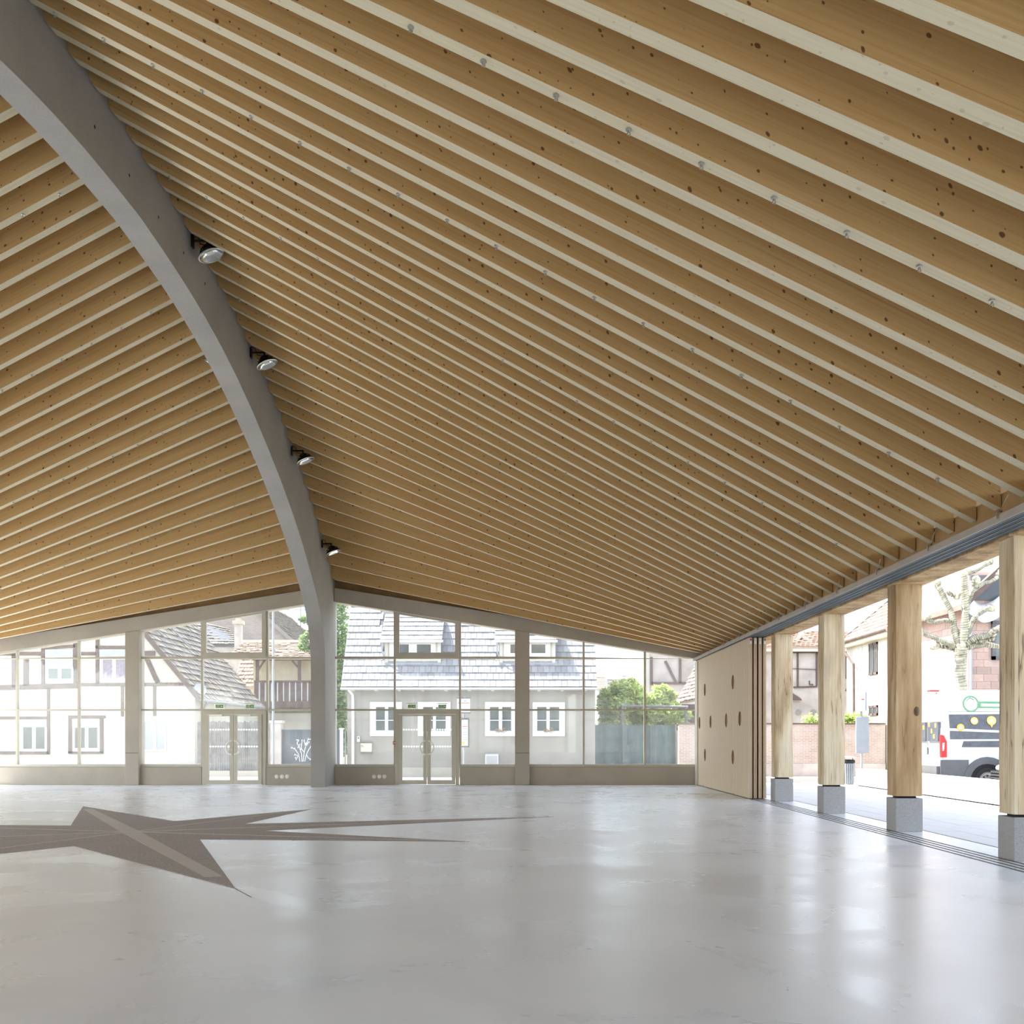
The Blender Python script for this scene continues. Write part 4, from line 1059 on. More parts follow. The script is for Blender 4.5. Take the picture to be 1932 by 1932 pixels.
# gallery house, its tiled roof, the brick gable and chimney behind
D = 58.0
gy = thing('gallery_house', 'old house with brown wooden gallery and red tiled roof behind the fence', 'house', (X_(530, D), D, 0))
x0, x1 = X_(470, D), X_(640, D)
MB().box(x0, x1, D + .9, D + 6, -.1, Z_(1243, D)).build('wall', M['plaster_c'], gy)
gb = MB(); bx = X_(481, D - .2)
step = 11.35
for i in range(12):
    a, b = 480 + i * step, 480 + i * step + step - 3.1
    MB().box(X_(a, D), X_(b, D), D - .06, D, Z_(1325, D), Z_(1284.5, D)).build('balcony_board', M['timber_b'], gy)
MB().box(X_(480, D), X_(617, D), D - .1, D - .06, Z_(1287.5, D), Z_(1284, D)).build('handrail', M['timber_b'], gy)
MB().box(X_(480, D), X_(617, D), D - .1, D - .06, Z_(1336, D), Z_(1323.5, D)).build('floor_beam', M['timber_b'], gy)
MB().box(X_(480, D), X_(617, D), D - .05, D + .9, Z_(1336, D), Z_(1333, D)).build('gallery_floor', M['timber_b'], gy)
for px in (489.7, 501.2, 512.6, 524.2, 535.8, 547.2, 558.6, 570, 581.5): MB().box(X_(px - 1.7, D), X_(px + 1.7, D), D - .03, D + .0, Z_(1323, D), Z_(1286.5, D)).build('bright_gap_strip', M['white'], gy)  # added white strips imitate the bright background showing through the board gaps
for px in (485.5, 565): MB().box(X_(px, D) - .08, X_(px, D) + .08, D - .08, D + .08, Z_(1286, D), Z_(1242, D)).build('gallery_post', M['timber_b'], gy)
for (p, q) in (((486, 1266), (500, 1245)), ((565, 1262), (550, 1245))):
    a, b = at(*p, D), at(*q, D); MB().tube([a, b], .06, 6).build('brace', M['timber_b'], gy)
MB().box(X_(478, D), X_(620, D), D - .1, D + .1, Z_(1246, D), Z_(1241, D)).build('wall_plate', M['timber_b'], gy)
MB().box(X_(497, D), X_(600, D), D + .4, D + .85, -.1, Z_(1345, D)).build('under_wall', M['conc_d'], gy)
MB().box(X_(480, D), X_(497, D), D - .1, D + .85, -.1, Z_(1336, D)).build('corner_pier', M['plaster_old'], gy)
q0, q1 = at(428, 1241, D - .45), at(625, 1241, D - .45); uq = Vector((0, 3.2, 1.13))
PG = lambda u, v: q0 + (q1 - q0) * u + uq * v
MB().prism([q0, q1, q1 + uq, q0 + uq], (0, .05, -.1)).build('roof', M['tile_r'], gy)
tile_courses(gy, PG, 10, 32, .035, 'roof_tile', M['tile_r'], 0, None, .03, .025, 21)
MB().tube([q0 + uq, q1 + uq], .13, 8).build('ridge_tile', M['tile_r'], gy, True)
# lower lean-to tiled roof left of the gallery
q2, q3 = at(440, 1296, 60.5), at(521, 1296, 60.5); up2 = Vector((0, 2.0, 2.1))
PL = lambda u, v: q2 + (q3 - q2) * u + up2 * v
MB().prism([q2, q3, q3 + up2, q2 + up2], (0, .05, -.1)).build('lean_to_roof', M['tile_r'], gy)
tile_courses(gy, PL, 9, 14, .04, 'lean_to_tile', M['tile_r'], 0, None, .03, .03, 22)
MB().box(q2.x, q3.x, 60.6, 62.5, -.1, q2.z - .1).build('lean_to_wall', M['plaster_old'], gy)
D = 68.0
bg_ = thing('brick_gable_house', 'greyish brick gable rising behind the gallery roof', 'house', (X_(470, D), D, 0))
pts = [(330, 1442), (546, 1442), (546, 1208), (448, 1121), (350, 1208), (330, 1226)]
MB().prism([at(*p, D) for p in pts], (0, 8, 0)).build('wall', M['brick_g'], bg_)
a, b = at(552, 1214, D - .3), at(448, 1122, D - .3)
ln2 = Vector((0, 15, 0))
MB().prism([a, b, b + ln2, a + ln2], (.1, 0, .22)).build('roof', M['tile_g'], bg_)
tile_courses(bg_, lambda u, v: a + ln2 * u + (b - a) * v + Vector((.12, 0, .2)), 22, 30, .05, 'roof_tile', M['tile_g'], 0, None, .02, .03, 31)
ann = [at(455, 1216, 65.2), at(431, 1186, 67.2), at(370, 1170, 67.2), at(370, 1216, 65.2)]
MB().prism(ann, (0, .1, -.12)).build('annex_roof', M['slate_base'], bg_)
tile_courses(bg_, lambda u, v: ann[3].lerp(ann[2], v).lerp(ann[0].lerp(ann[1], v), u), 8, 14, .05, 'annex_tile', M['tile_g'], 0, None, .03, .03, 37)
MB().box(ann[3].x, ann[0].x, 65.4, 67, -.1, ann[3].z - .15).build('annex_wall', M['plaster_old'], bg_)
c = thing('chimney_stack', 'pale rendered chimney standing before the brick gable', 'chimney', (X_(447, 64.4), 64.4, -.1))
x0, x1, z0, z1 = rect(442, 454.5, 1176, 1216, 64.4); MB().box(x0, x1, 64.4, 64.85, -.1, z1).build('stack', M['plaster_old'], c)
MB().box(x0 - .1, x1 + .1, 64.3, 64.95, z1 - .05, z1 + .18).build('cap', M['conc_d'], c)
MB().box(x0 + .06, x1 - .06, 64.45, 64.8, z1 + .18, z1 + .32).build('flue', M['tile_r'], c)
D = 78
t = thing('far_roof_house', 'distant tiled roof with chimney above the gallery house', 'house', (X_(560, D), D, 0))
a, b = at(540, 1212, D), at(650, 1212, D); up3 = Vector((0, 3, .9))
MB().prism([a, b, b + up3, a + up3], (0, .1, -.2)).build('roof', M['tile_g'], t)
tile_courses(t, lambda u, v: a + (b - a) * u + up3 * v, 12, 26, .04, 'roof_tile', M['tile_g'], 0, None, .03, .03, 33)
MB().box(a.x, b.x, D, D + 6, -.1, a.z).build('wall', M['plaster_old'], t)
x0, x1, z0, z1 = rect(526, 537, 1156, 1175, D + 14); MB().box(x0, x1, D + 14, D + 14.6, -.1, z1).box(x0 - .1, x1 + .1, D + 13.9, D + 14.7, z1 - .1, z1 + .2).build('chimney', M['conc_d'], t)

# ------------------------------------------------------------------ garden to the right of the grey house
D = 44.8
t = thing('screen_fence', 'dark green privacy mesh fence below the bright shrubs', 'fence', (X_(1200, D), D, 0))
mf = MB(); rnd = random.Random(8); nx = 26
for i in range(nx):
    xa, xb = X_(1125 + i * 152 / nx, D), X_(1125 + (i + 1) * 152 / nx, D); da, db = .05 * math.sin(i * 1.3), .05 * math.sin((i + 1) * 1.3)
    mf.hexa([(xa, D + da, 0), (xb, D + db, 0), (xb, D + db + .02, 0), (xa, D + da + .02, 0), (xa, D + da, Z_(1368, D) + da * .3), (xb, D + db, Z_(1368, D) + db * .3), (xb, D + db + .02, Z_(1368, D) + db * .3), (xa, D + da + .02, Z_(1368, D) + da * .3)])
mf.build('screen_mesh', M['mesh'], t)
for px in (1124, 1175.5, 1228, 1275): MB().cyl((X_(px, D), D - .09, -.1), (X_(px, D), D - .09, Z_(1367, D)), .03, .03, 8).build('fence_post', M['vplast'], t)
for py in (1371, 1395, 1420): MB().cyl((X_(1122, D), D - .07, Z_(py, D)), (X_(1277, D), D - .07, Z_(py, D)), .005, .005, 6).build('tension_wire', M['wire'], t)
D = 47.5
sb = []
rnd = random.Random(12)
for (px, py, r) in ((1143, 1335, .75), (1150, 1318, .95), (1165, 1305, .8), (1185, 1300, .85), (1172, 1330, 1.0), (1200, 1318, .95), (1215, 1335, .9), (1190, 1350, 1.0), (1152, 1352, .9), (1146, 1364, .7), (1215, 1355, .9), (1140, 1318, .5), (1160, 1292, .4), (1177, 1288, .35), (1192, 1284, .3), (1207, 1302, .5), (1168, 1366, .8), (1196, 1368, .8), (1141, 1304, .4), (1200, 1292, .4)):
    sb.append((at(px, py, D + rnd.uniform(-.6, .6)), r * .62))
tree('garden_shrub', 'bright yellow-green leafy shrub over the mesh fence', 'shrub', (X_(1172, D), D, -.1), sb, 7000, .105, M['leaf'], [(X_(1172, D), D, -.1), (X_(1172, D), D, 3.2)], 14)
D = 47.5
sb = []
for (px, py, r) in ((1240, 1315, .7), (1245, 1335, .85), (1260, 1322, .6), (1240, 1345, .8), (1262, 1345, .7), (1280, 1352, .6), (1258, 1303, .45), (1275, 1330, .4), (1243, 1366, .8), (1262, 1366, .8), (1285, 1366, .6), (1240, 1300, .4), (1252, 1296, .3), (1294, 1348, .5), (1270, 1312, .35)):
    sb.append((at(px, py, D + rnd.uniform(-.6, .6)), r * .62))
tree('garden_shrub', 'smaller sunlit shrub beside the pergola and grey barn', 'shrub', (X_(1248, D), D, -.1), sb, 4600, .105, M['leaf'], [(X_(1248, D), D, -.1), (X_(1248, D), D, 3.0)], 15)
D = 46.2
t = thing('pergola', 'weathered timber pergola beam on leaning posts among the shrubs', 'pergola', (X_(1236, D), D, 0))
MB().tube([at(1172, 1332, D), at(1298, 1334, D)], .07, 6).build('beam', M['fence'], t)
MB().tube([at(1174, 1333, D), at(1168, 1462, D)], .06, 6).build('pergola_post', M['fence'], t)
MB().tube([at(1294, 1335, D), at(1300, 1462, D)], .07, 6).build('pergola_post', M['fence'], t)
D = 56
t = thing('grey_barn', 'grey rendered barn with faint timbers behind the shrubs', 'barn', (X_(1270, D), D, 0))
x0, x1 = X_(1226, D), X_(1330, D); MB().box(x0, x1, D, D + 8, -.1, Z_(1195, D)).build('wall', M['plaster_old'], t)
MB().box(x0 - .35, x0 - .01, D - .02, D + 8, -.1, Z_(1195, D)).build('edge_wall', M['plaster_w'], t)
for (p, q) in (((1229, 1240), (1229, 1292)), ((1229, 1289), (1308, 1289)), ((1283, 1240), (1283, 1289)), ((1255, 1247), (1275, 1287))):
    a, b = at(*p, D), at(*q, D); MB().tube([a - Vector((0, .02, 0)), b - Vector((0, .02, 0))], .09, 4).build('timber_beam', M['timber'], t)
D = 49
t = thing('tiled_shed', 'small gabled shed with pale tiled roof half behind the sliding panels', 'shed', (X_(1310, D), D, 0))
a = at(1278, 1326, D); b = at(1318, 1254, D); ln2 = Vector((-1.1, 5.0, 0))
a, b = at(1275, 1327, D), at(1320, 1318, D - 2); c, d = at(1345, 1215, D + 1.5), at(1322, 1240, D + 3)
e1 = b - a; u1 = d - a
MB().prism([a, b, b + u1, a + u1], (0, .06, -.1)).build('roof', M['tile_r'], t)
tile_courses(t, lambda u, v: a + e1 * u + u1 * v, 12, 8, .04, 'roof_tile', M['tile_r'], 0, None, .03, .03, 41)
MB().box(X_(1282, D), X_(1335, D), D + .4, D + 3, -.1, Z_(1328, D)).build('wall', M['timber'], t)
D = 95
for px0, px1, py, mt, lab in ((1127, 1144, 1277, 'tile_o', 'distant reddish tiled roof left above the shrubs'), (1147, 1216, 1281, 'tile_g', 'distant grey tiled roof above the shrubs')):
    t = thing('far_roof_house', lab, 'house', (X_((px0 + px1) / 2, D), D, 0))
    a, b = at(px0, py + 22, D), at(px1, py + 22, D); up4 = Vector((0, 1.4, 1.15))
    MB().prism([a, b, b + up4, a + up4], (0, .1, -.1)).build('roof', M[mt], t); MB().box(a.x, b.x, D + .2, D + 4, -.1, a.z).build('wall', M['plaster_old'], t)
    tile_courses(t, lambda u, v: a + (b - a) * u + up4 * v, 7, 14, .04, 'roof_tile', M[mt], 0, None, .02, .03, 43)
# ------------------------------------------------------------------ right-hand street: brick wall, old barn, houses
D = 44.4
t = thing('brick_wall', 'long weathered brick garden wall with rendered base along the street', 'wall', (X_(1480, D), D, 0))
x0, x1 = X_(1281, D), 15.25
MB().box(x0, x1, D, D + .3, .28, Z_(1366.5, D)).build('brickwork', M['brick'], t)
MB().box(x0 - .02, x1, D - .04, D + .34, -.1, .44).build('rendered_base', M['plaster_old'], t)
MB().box(x0 - .05, x1, D - .06, D + .36, Z_(1366.5, D), Z_(1364, D)).build('coping', M['timber'], t)
D = 45.6
for (px0, px1, py, lab, sd) in ((1520, 1548, 1356, 'low hedge tuft over the brick wall in the gap beside the second post', 1), (1590, 1636, 1352, 'yellow-green hedge above the brick wall behind the bus stop sign', 2)):
    bs = [(at(px0 + (px1 - px0) * (i + .5) / 8, py + random.uniform(-3, 5), D), .28) for i in range(8)]
    bs += [(at(px0 + (px1 - px0) * (i + .5) / 8, py + 12, D), .3) for i in range(8)]
    t = thing('garden_hedge', lab, 'hedge', (X_((px0 + px1) / 2, D), D, -.1))
    build_leaves(leaves(1500 if sd == 2 else 600, bs, .07, 50 + sd), 'foliage', M['leaf'], t)
    MB().tube([(X_((px0 + px1) / 2, D), D, -.1), (X_((px0 + px1) / 2, D), D, 2.2)], .04, 6).build('stem', M['bark_d'], t)
D = 52.5
ob = thing('old_barn', 'old pinkish rendered barn with exposed dark timbers behind the brick wall', 'barn', (X_(1545, D), D, 0))
MB().box(X_(1380, D), X_(1640, D), D, D + 7, -.1, Z_(1221, D)).build('wall', M['plaster_old'], ob)
MB().box(X_(1380, D), X_(1640, D), D - .35, D + .1, Z_(1230, D), Z_(1219, D)).build('eaves_board', M['frame'], ob)
Q = lambda x, y: (1290 + x / 4.83, 1160 + y / 4.83)
for (p, q, wd) in (((1037, 345), (1037, 655), 16), ((1210, 345), (1210, 650), 16), ((1000, 660), (1215, 655), 14), ((985, 345), (1220, 345), 10), ((1480, 350), (1480, 578), 10), ((1475, 578), (1620, 578), 8), ((1525, 590), (1475, 695), 10), ((1618, 645), (1510, 795), 14), ((1500, 800), (1575, 800), 14), ((985, 490), (1210, 498), 4)):
    a, b = at(*Q(*p), D), at(*Q(*q), D); dd = (b - a).normalized(); n_ = Vector((dd.z, 0, -dd.x)) * wd / 4.83 / F * D / 2
    y_ = Vector((0, .06, 0)); MB().prism([a + n_ - y_, b + n_ - y_, b - n_ - y_, a - n_ - y_], (0, .058, 0)).build('timber_beam', M['timber'], ob)
for (x, y) in ((1045, 890), (1182, 888)):
    p = at(*Q(x, y), D); MB().cyl((p.x, D - .03, p.z), (p.x, D + .0, p.z), .15, .15, 8).build('vent_cover', M['plaster_g'], ob)
p = at(*Q(1010, 750), D); MB().prism([p + Vector((-.3, -.3, -.15)), p + Vector((.28, -.3, .2 - .38)), p + Vector((.28, 0, -.1)), p + Vector((-.3, 0, .28))], (0, 0, .06)).build('small_canopy', M['timber'], ob)
p = at(*Q(1150, 630), D); MB().tube([p + Vector((-.05, -.1, .16)), p + Vector((-.05, -.1, -.03)), p + Vector((.13, -.1, -.04))], .035, 6).build('pipe_stub', M['timber'], ob)
q0, q1 = at(1375, 1220, D - .4), at(1645, 1220, D - .4); uq = Vector((0, 4.0, 1.15))
MB().prism([q0, q1, q1 + uq, q0 + uq], (0, .05, -.1)).build('roof', M['tile_o'], ob)
tile_courses(ob, lambda u, v: q0 + (q1 - q0) * u + uq * v, 12, 30, .04, 'roof_tile', M['tile_o'], 0, None, .02, .03, 61)
p = at(1512, 1212, D + 1.2); MB().tube([p + Vector((-.35, 0, 0)), p + Vector((0, 0, .35)), p + Vector((.4, 0, -.05))], .12, 6).ball(p + Vector((0, 0, .4)), .18, 8, 6).build('roof_finial', M['conc_d'], ob, True)
# white house with orange roof: facade faces the square (plane X = 15.3)
wh = thing('white_house', 'white house with orange tiled roof and dark gutter behind the second post', 'house', (15.3, 45.5, 0))
XW = 15.3
MB().box(XW, 24, 43.6, 47.6, -.1, 6.1).build('wall', M['plaster_w'], wh)
r0 = Vector((15.0, 43.35, 6.02)); rl = Vector((0, 6.6, 0)); ru = Vector((5.2, 0, 4.35))
MB().prism([r0, r0 + rl, r0 + rl + ru, r0 + ru], (.1, 0, -.12)).build('roof', M['tile_o'], wh)
tile_courses(wh, lambda u, v: r0 + rl * u + ru * v, 18, 20, .03, 'roof_tile', M['tile_o'], 0, None, .012, .03, 71)
MB().prism([r0 + rl + Vector((0, 0, -.2)), r0 + rl + ru + Vector((0, 0, -.2)), r0 + rl + ru + Vector((0, 0, .1)), r0 + rl + Vector((0, 0, .1))], (0, .06, 0)).build('barge_board', M['timber'], wh)
MB().prism([r0 + Vector((0, -.06, -.2)), r0 + ru + Vector((0, -.06, -.2)), r0 + ru + Vector((0, -.06, .1)), r0 + Vector((0, -.06, .1))], (0, .06, 0)).build('barge_board', M['timber'], wh)
MB().tube([r0 + Vector((-.07, 0, -.03)), r0 + rl + Vector((-.07, 0, -.03))], .08, 8).build('gutter', M['timber'], wh, True)
MB().box(15.02, 15.3, 43.4, 49.9, 5.75, 5.95).build('soffit_board', M['plaster_c'], wh)
MB().box(15.28, 22, 47.6, 49.8, -.1, 6.0).build('side_wall', M['plaster_w'], wh)
MB().tube([(14.93, 49.4, 5.95), (14.95, 49.3, 5.6), (15.1, 48.2, 4.9), (15.1, 48.15, 3.0), (15.1, 48.1, 0)], .06, 8).build('downpipe', M['timber'], wh, True)
def side_window(parent, px0, px1, py0, py1, X, mat='timber'):
    d0, d1 = X * F / (px1 - PX), X * F / (px0 - PX); dm = (d0 + d1) / 2; z0, z1 = Z_(py1, dm), Z_(py0, dm); f_ = .09
    m = MB().box(X - .05, X - .001, d0, d0 + f_, z0, z1).box(X - .05, X - .001, d1 - f_, d1, z0, z1).box(X - .05, X - .001, d0, d1, z0, z0 + f_).box(X - .05, X - .001, d0, d1, z1 - f_, z1).box(X - .05, X - .001, dm - .04, dm + .04, z0, z1)
    w_ = m.build('window', M[mat], parent); MB().box(X - .03, X - .002, d0 + f_, dm - .04, z0 + f_, z1 - f_).build('pane', M['pane'], w_); MB().box(X - .03, X - .002, dm + .04, d1 - f_, z0 + f_, z1 - f_).build('pane', M['pane'], w_)
side_window(wh, 1640.5, 1656.5, 1213, 1273, XW); side_window(wh, 1641, 1657, 1331, 1350, XW)
# terracotta block house, sunlit face towards the square, shaded gable towards the hall
bh = thing('block_house', 'unplastered terracotta block house behind the pollarded tree', 'house', (16, 38, 0))
MB().box(15.3, 24, 36.2, 42.9, -.1, 7.2).build('wall', M['block'], bh)
BW, BH = .5, .25
wx0, wx1, wz0, wz1 = X_(1866, 36.2), X_(1934, 36.2), Z_(1248, 36.2), Z_(1168, 36.2); oz0 = Z_(1136, 36.2)
bsh = {}
def wall_block(side, a, b, z):
    key = (side, round(b - a, 3))
    if key not in bsh:
        m = MB().box(.006, b - a - .006, -.014, -.0005, .006, BH - .006) if side else MB().box(-.014, -.0005, .006, b - a - .006, .006, BH - .006)
        o = m.build('terracotta_block', M['block'], bh); bsh[key] = o
    else:
        o = bsh[key].copy(); COL.objects.link(o)
    o.location = Vector((a, 36.2, z)) if side else Vector((15.3, a, z))
for r in range(5, 29):
    z = r * BH - .05
    for c in range(-1, 6):
        a = max(15.31, 15.3 + c * BW + (BW / 2 if r % 2 else 0)); b = 15.3 + (c + 1) * BW + (BW / 2 if r % 2 else 0)
        if z + BH > wz0 and z < wz1 + .3 and b > wx0 and a < wx1:
            if a < wx0: b = wx0
            else: a = wx1
        if b - a < .1 or z + BH > 7.19 or (b > X_(1826, 36.2) and z + BH > oz0): continue
        wall_block(True, a, b, z)
    for c in range(-1, 7):
        a = max(36.21, 36.2 + c * BW + (BW / 2 if r % 2 else 0)); b = 36.2 + (c + 1) * BW + (BW / 2 if r % 2 else 0)
        if b - a < .1 or z + BH > 7.19: continue
        wall_block(False, a, b, z)
MB().tube([(15.34, 36.13, -.1), (15.34, 36.13, 6.9)], .055, 8).build('downpipe', M['zinc'], bh, True)
MB().box(15.22, 24, 36.12, 36.2, Z_(1172, 36.2), Z_(1158, 36.2)).build('concrete_band', M['conc'], bh)
x0, x1 = X_(1870, 36.2), X_(1932, 36.2)
z0, z1 = Z_(1245, 36.2), Z_(1172, 36.2)
f_ = MB().box(x0, x0 + .12, 36.1, 36.2, z0, z1).box(x1 - .12, x1, 36.1, 36.2, z0, z1).box(x0, x1, 36.1, 36.2, z0, z0 + .12).box(x0, x1, 36.08, 36.2, z1 - .1, z1).build('window', M['vplast'], bh)
MB().box(x0 + .12, x1 - .12, 36.14, 36.19, z0 + .12, z1 - .1).build('pane', M['pane'], f_)
r0 = Vector((14.75, 35.5, Z_(1143, 36))); ru = Vector((5.5, 0, 5.0)); rl = Vector((0, 7.6, 0))
MB().prism([r0, r0 + rl, r0 + rl + ru, r0 + ru], (.1, 0, -.16)).build('roof', M['tile_o'], bh)
MB().prism([r0 + Vector((0, -.05, -.25)), r0 + ru + Vector((0, -.05, -.25)), r0 + ru + Vector((0, -.05, .1)), r0 + Vector((0, -.05, .1))], (0, .06, 0)).build('barge_board', M['timber'], bh)
MB().prism([(15.3, 36.2, 7.2), (23, 36.2, 7.2), (20.5, 36.2, 9.8)], (0, 6, 0)).build('gable_wall', M['plaster_w'], bh)
# opening covered by a plastic sheet
x0, x1, z0, z1 = rect(1834, 1932, 1085, 1132, 36.1)
MB().box(x0, x1, 36.13, 36.19, z0, z1).build('dark_opening', M['gate'], bh)
sm = MB(); n_ = 18
for i in range(n_):
    for j in range(5):
        f1 = lambda i_, j_: Vector((x0 - .25 + (x1 - x0 + .3) * i_ / n_, 36.02 - .1 * math.sin(i_ * .9) - .05 * j_, z0 + .15 - .13 * j_ - .3 * math.sin(math.pi * min(1, i_ / 10)) ))
        sm.face([f1(i, j), f1(i + 1, j), f1(i + 1, j + 1), f1(i, j + 1)])
so_ = sm.build('plastic_sheet', M['sheet'], bh, True); md = so_.modifiers.new('thick', 'SOLIDIFY'); md.thickness = .015

# ------------------------------------------------------------------ street furniture and vehicles on the right
D = 36.5
t = thing('bus_stop_sign', 'grey back of a bus stop sign on a pole behind the bench', 'sign', (X_(1625, D), D, 0))
MB().cyl((X_(1625.3, D), D, -.1), (X_(1625.3, D), D, 3.0), .04, .04, 10).build('pole', M['zinc'], t)
x0, x1, z0, z1 = rect(1612.7, 1638, 1352, 1421.5, D); bevel(MB().box(x0, x1, D - .11, D - .042, z0, z1).build('timetable_back', M['zinc'], t), .03)
x0, x1, z0, z1 = rect(1616, 1630, 1305, 1342, D); bevel(MB().box(x0, x1, D - .16, D + .12, z0, z1).build('flag_box', M['white'], t), .02)
MB().box(x1, x1 + .05, D - .15, D + .11, z0 + .02, z1 - .02).build('side_cover', M['zinc'], t)
MB().box(x0 + .12, x1 - .04, D - .164, D - .159, Z_(1321, D), Z_(1319, D)).build('red_line', M['red'], t)
D = 34.6
t = thing('litter_bin', 'grey slatted litter bin at the end of the white bench', 'bin', (X_(1602, D), D, 0)); bc = Vector((X_(1601, D), D + .1, 0))
MB().cyl(bc, bc + Vector((0, 0, .68)), .16, .2, 20).build('liner', M['zinc'], t)
sl_ = MB()
for i in range(20):
    q = 2 * math.pi * i / 20; dv = Vector((math.cos(q), math.sin(q), 0)); e = Vector((-dv.y, dv.x, 0)) * .022
    sl_.hexa([bc + dv * .175 - e, bc + dv * .175 + e, bc + dv * .187 + e, bc + dv * .187 - e, bc + dv * .212 - e + Vector((0, 0, .68)), bc + dv * .212 + e + Vector((0, 0, .68)), bc + dv * .226 + e + Vector((0, 0, .68)), bc + dv * .226 - e + Vector((0, 0, .68))])
o = sl_.build('slats', M['zinc'], t); o['kind'] = 'stuff'
MB().lathe([(.19, .68), (.235, .7), (.24, .76), (.2, .8), (.12, .80), (.12, .7)], bc, n=24).build('rim', M['slot'], t, True)
MB().lathe([(0, .86), (.25, .86), (.27, .88), (.1, .91), (0, .91)], bc, n=24).cyl(bc + Vector((.17, 0, .75)), bc + Vector((.17, 0, .87)), .015).cyl(bc + Vector((-.17, 0, .75)), bc + Vector((-.17, 0, .87)), .015).build('lid', M['frame'], t)

# pollarded plane tree with light wires
D = 33.0
t = thing('plane_tree', 'bare pollarded plane tree wrapped in dark light strings', 'tree', (X_(1818, D), D, -.1))
K = lambda x, y, dy=0.0: Vector(at(1500 + x / 4.83, 1000 + y / 4.83, D + dy)) 
limbs = [([(1500, 1700), (1510, 1400), (1512, 1200), (1515, 1080)], [.20, .165, .15, .19]),
         ([(1515, 1080), (1545, 900), (1555, 720), (1545, 560), (1540, 400)], [.15, .12, .10, .10, .11]),
         ([(1500, 1050), (1455, 920), (1430, 760), (1370, 640), (1320, 540), (1300, 490)], [.13, .09, .085, .08, .08, .11]),
         ([(1490, 1080), (1400, 1040), (1290, 990), (1190, 950), (1120, 930)], [.12, .08, .07, .07, .09]),
         ([(1490, 1095), (1400, 1075), (1330, 1060), (1275, 1065)], [.1, .06, .06, .09]),
         ([(1440, 830), (1360, 820), (1260, 840), (1190, 810)], [.07, .06, .06, .09]),
         ([(1560, 960), (1600, 850), (1660, 770), (1740, 720), (1790, 710)], [.11, .08, .075, .08, .11]),
         ([(1550, 700), (1600, 610), (1640, 520), (1645, 460)], [.09, .07, .07, .11]),
         ([(1640, 540), (1720, 490), (1820, 450), (1870, 400)], [.07, .06, .06, .09]),
         ([(1540, 400), (1640, 370), (1720, 320), (1785, 290)], [.08, .06, .06, .08]),
         ([(1540, 1040), (1640, 980), (1760, 960), (1830, 910), (1930, 850)], [.12, .09, .085, .08, .08]),
         ([(1540, 1070), (1640, 1050), (1740, 1040), (1900, 1075), (2010, 1090)], [.12, .09, .085, .07, .08]),
         ([(1640, 1010), (1730, 1000), (1800, 990), (1815, 930)], [.09, .08, .08, .09]),
         ([(1370, 560), (1430, 590), (1490, 600)], [.06, .05, .05])]
rnd = random.Random(3)
wm = MB()
for pts, rs in limbs:
    tm = MB(); km = MB()
    dy = rnd.uniform(-.5, .5); P3 = [K(x, y, dy * i / max(1, len(pts) - 1)) for i, (x, y) in enumerate(pts)]
    fine, fr = [], []
    for i in range(len(P3) - 1):
        for k in range(4):
            q = k / 4; r_ = rs[i] * (1 - q) + rs[i + 1] * q; fine.append(P3[i].lerp(P3[i + 1], q) + Vector((rnd.uniform(-.012, .012), rnd.uniform(-.012, .012), rnd.uniform(-.012, .012)))); fr.append(r_ * rnd.uniform(.88, 1.12))
    fine.append(P3[-1]); fr.append(rs[-1]); tm.tube(fine, fr, 10)
    e = P3[-1]
    for _ in range(7): km.ball(e + Vector((rnd.uniform(-.08, .08), rnd.uniform(-.08, .08), rnd.uniform(-.06, .1))), rnd.uniform(.05, .11), 7, 5)
    tm.build('limb', M['bark'], t, True); km.build('burr', M['bark'], t, True)
    for i in range(0, len(fine) - 1):
        a, b = fine[i], fine[i + 1]; ax = (b - a).normalized(); u = ax.orthogonal().normalized(); v = ax.cross(u); r_ = fr[i] * 1.06
        for k in (0, 1):
            c0 = a.lerp(b, k / 2); wm.tube([c0 + (u * math.cos(g_) + v * math.sin(g_)) * (r_ + .006) + ax * .1 * (g_ / 6.28) for g_ in [6.28 * z_ / 8 for z_ in range(9)]], .005, 4)
o = wm.build('light_string', M['wire'], t); o['kind'] = 'stuff'

# delivery van: rear to the left, long side towards the hall
vn = thing('delivery_van', 'white delivery van with slate and green print parked beyond the bench', 'van', (14, 29.4, -.1))
y0, y1 = 28.4, 30.4; xr = 11.26; L = 5.6
V = lambda px, py: (X_(px, y0), Z_(py, y0))
prof = [(xr + .02, .35), (xr, 1.0), (xr + .05, 1.75), (xr + .16, 2.68), (xr + .3, 2.80), (xr + 3.6, 2.80), (xr + 4.0, 2.68), (xr + 4.75, 1.62), (xr + 5.45, 1.42), (xr + 5.6, 1.15), (xr + 5.6, .35)]
bev = .22
bm_ = MB()
def sect(yv, ins): return [Vector((x + (ins * .5 if i < 5 else -ins * .5 if i > 6 else 0), yv, z - (ins if z > 2.5 else 0))) for i, (x, z) in enumerate(prof)]
secs = [sect(y0 + .1, .12), sect(y0, .0), sect(y0 + .0, .0), sect(y1, 0), sect(y1 - .0, .0)]
secs = [[Vector((p.x, y0 + (.0 if p.z < 1.9 else (p.z - 1.9) * .12), p.z)) for p in sect(y0, 0)], [Vector((p.x, y1 - (.0 if p.z < 1.9 else (p.z - 1.9) * .12), p.z)) for p in sect(y0, 0)]]
n0 = len(prof); bm_.v = secs[0] + secs[1]
bm_.f = [list(range(n0)), [n0 + i for i in reversed(range(n0))]] + [[(i + 1) % n0, i, n0 + i, n0 + (i + 1) % n0] for i in range(n0)]; bm_.uv = [None] * len(bm_.f)
body = bevel(bm_.build('body', M['van'], vn), .07, 3)
sidey = lambda z: y0 + (0 if z < 1.9 else (z - 1.9) * .12) - .004
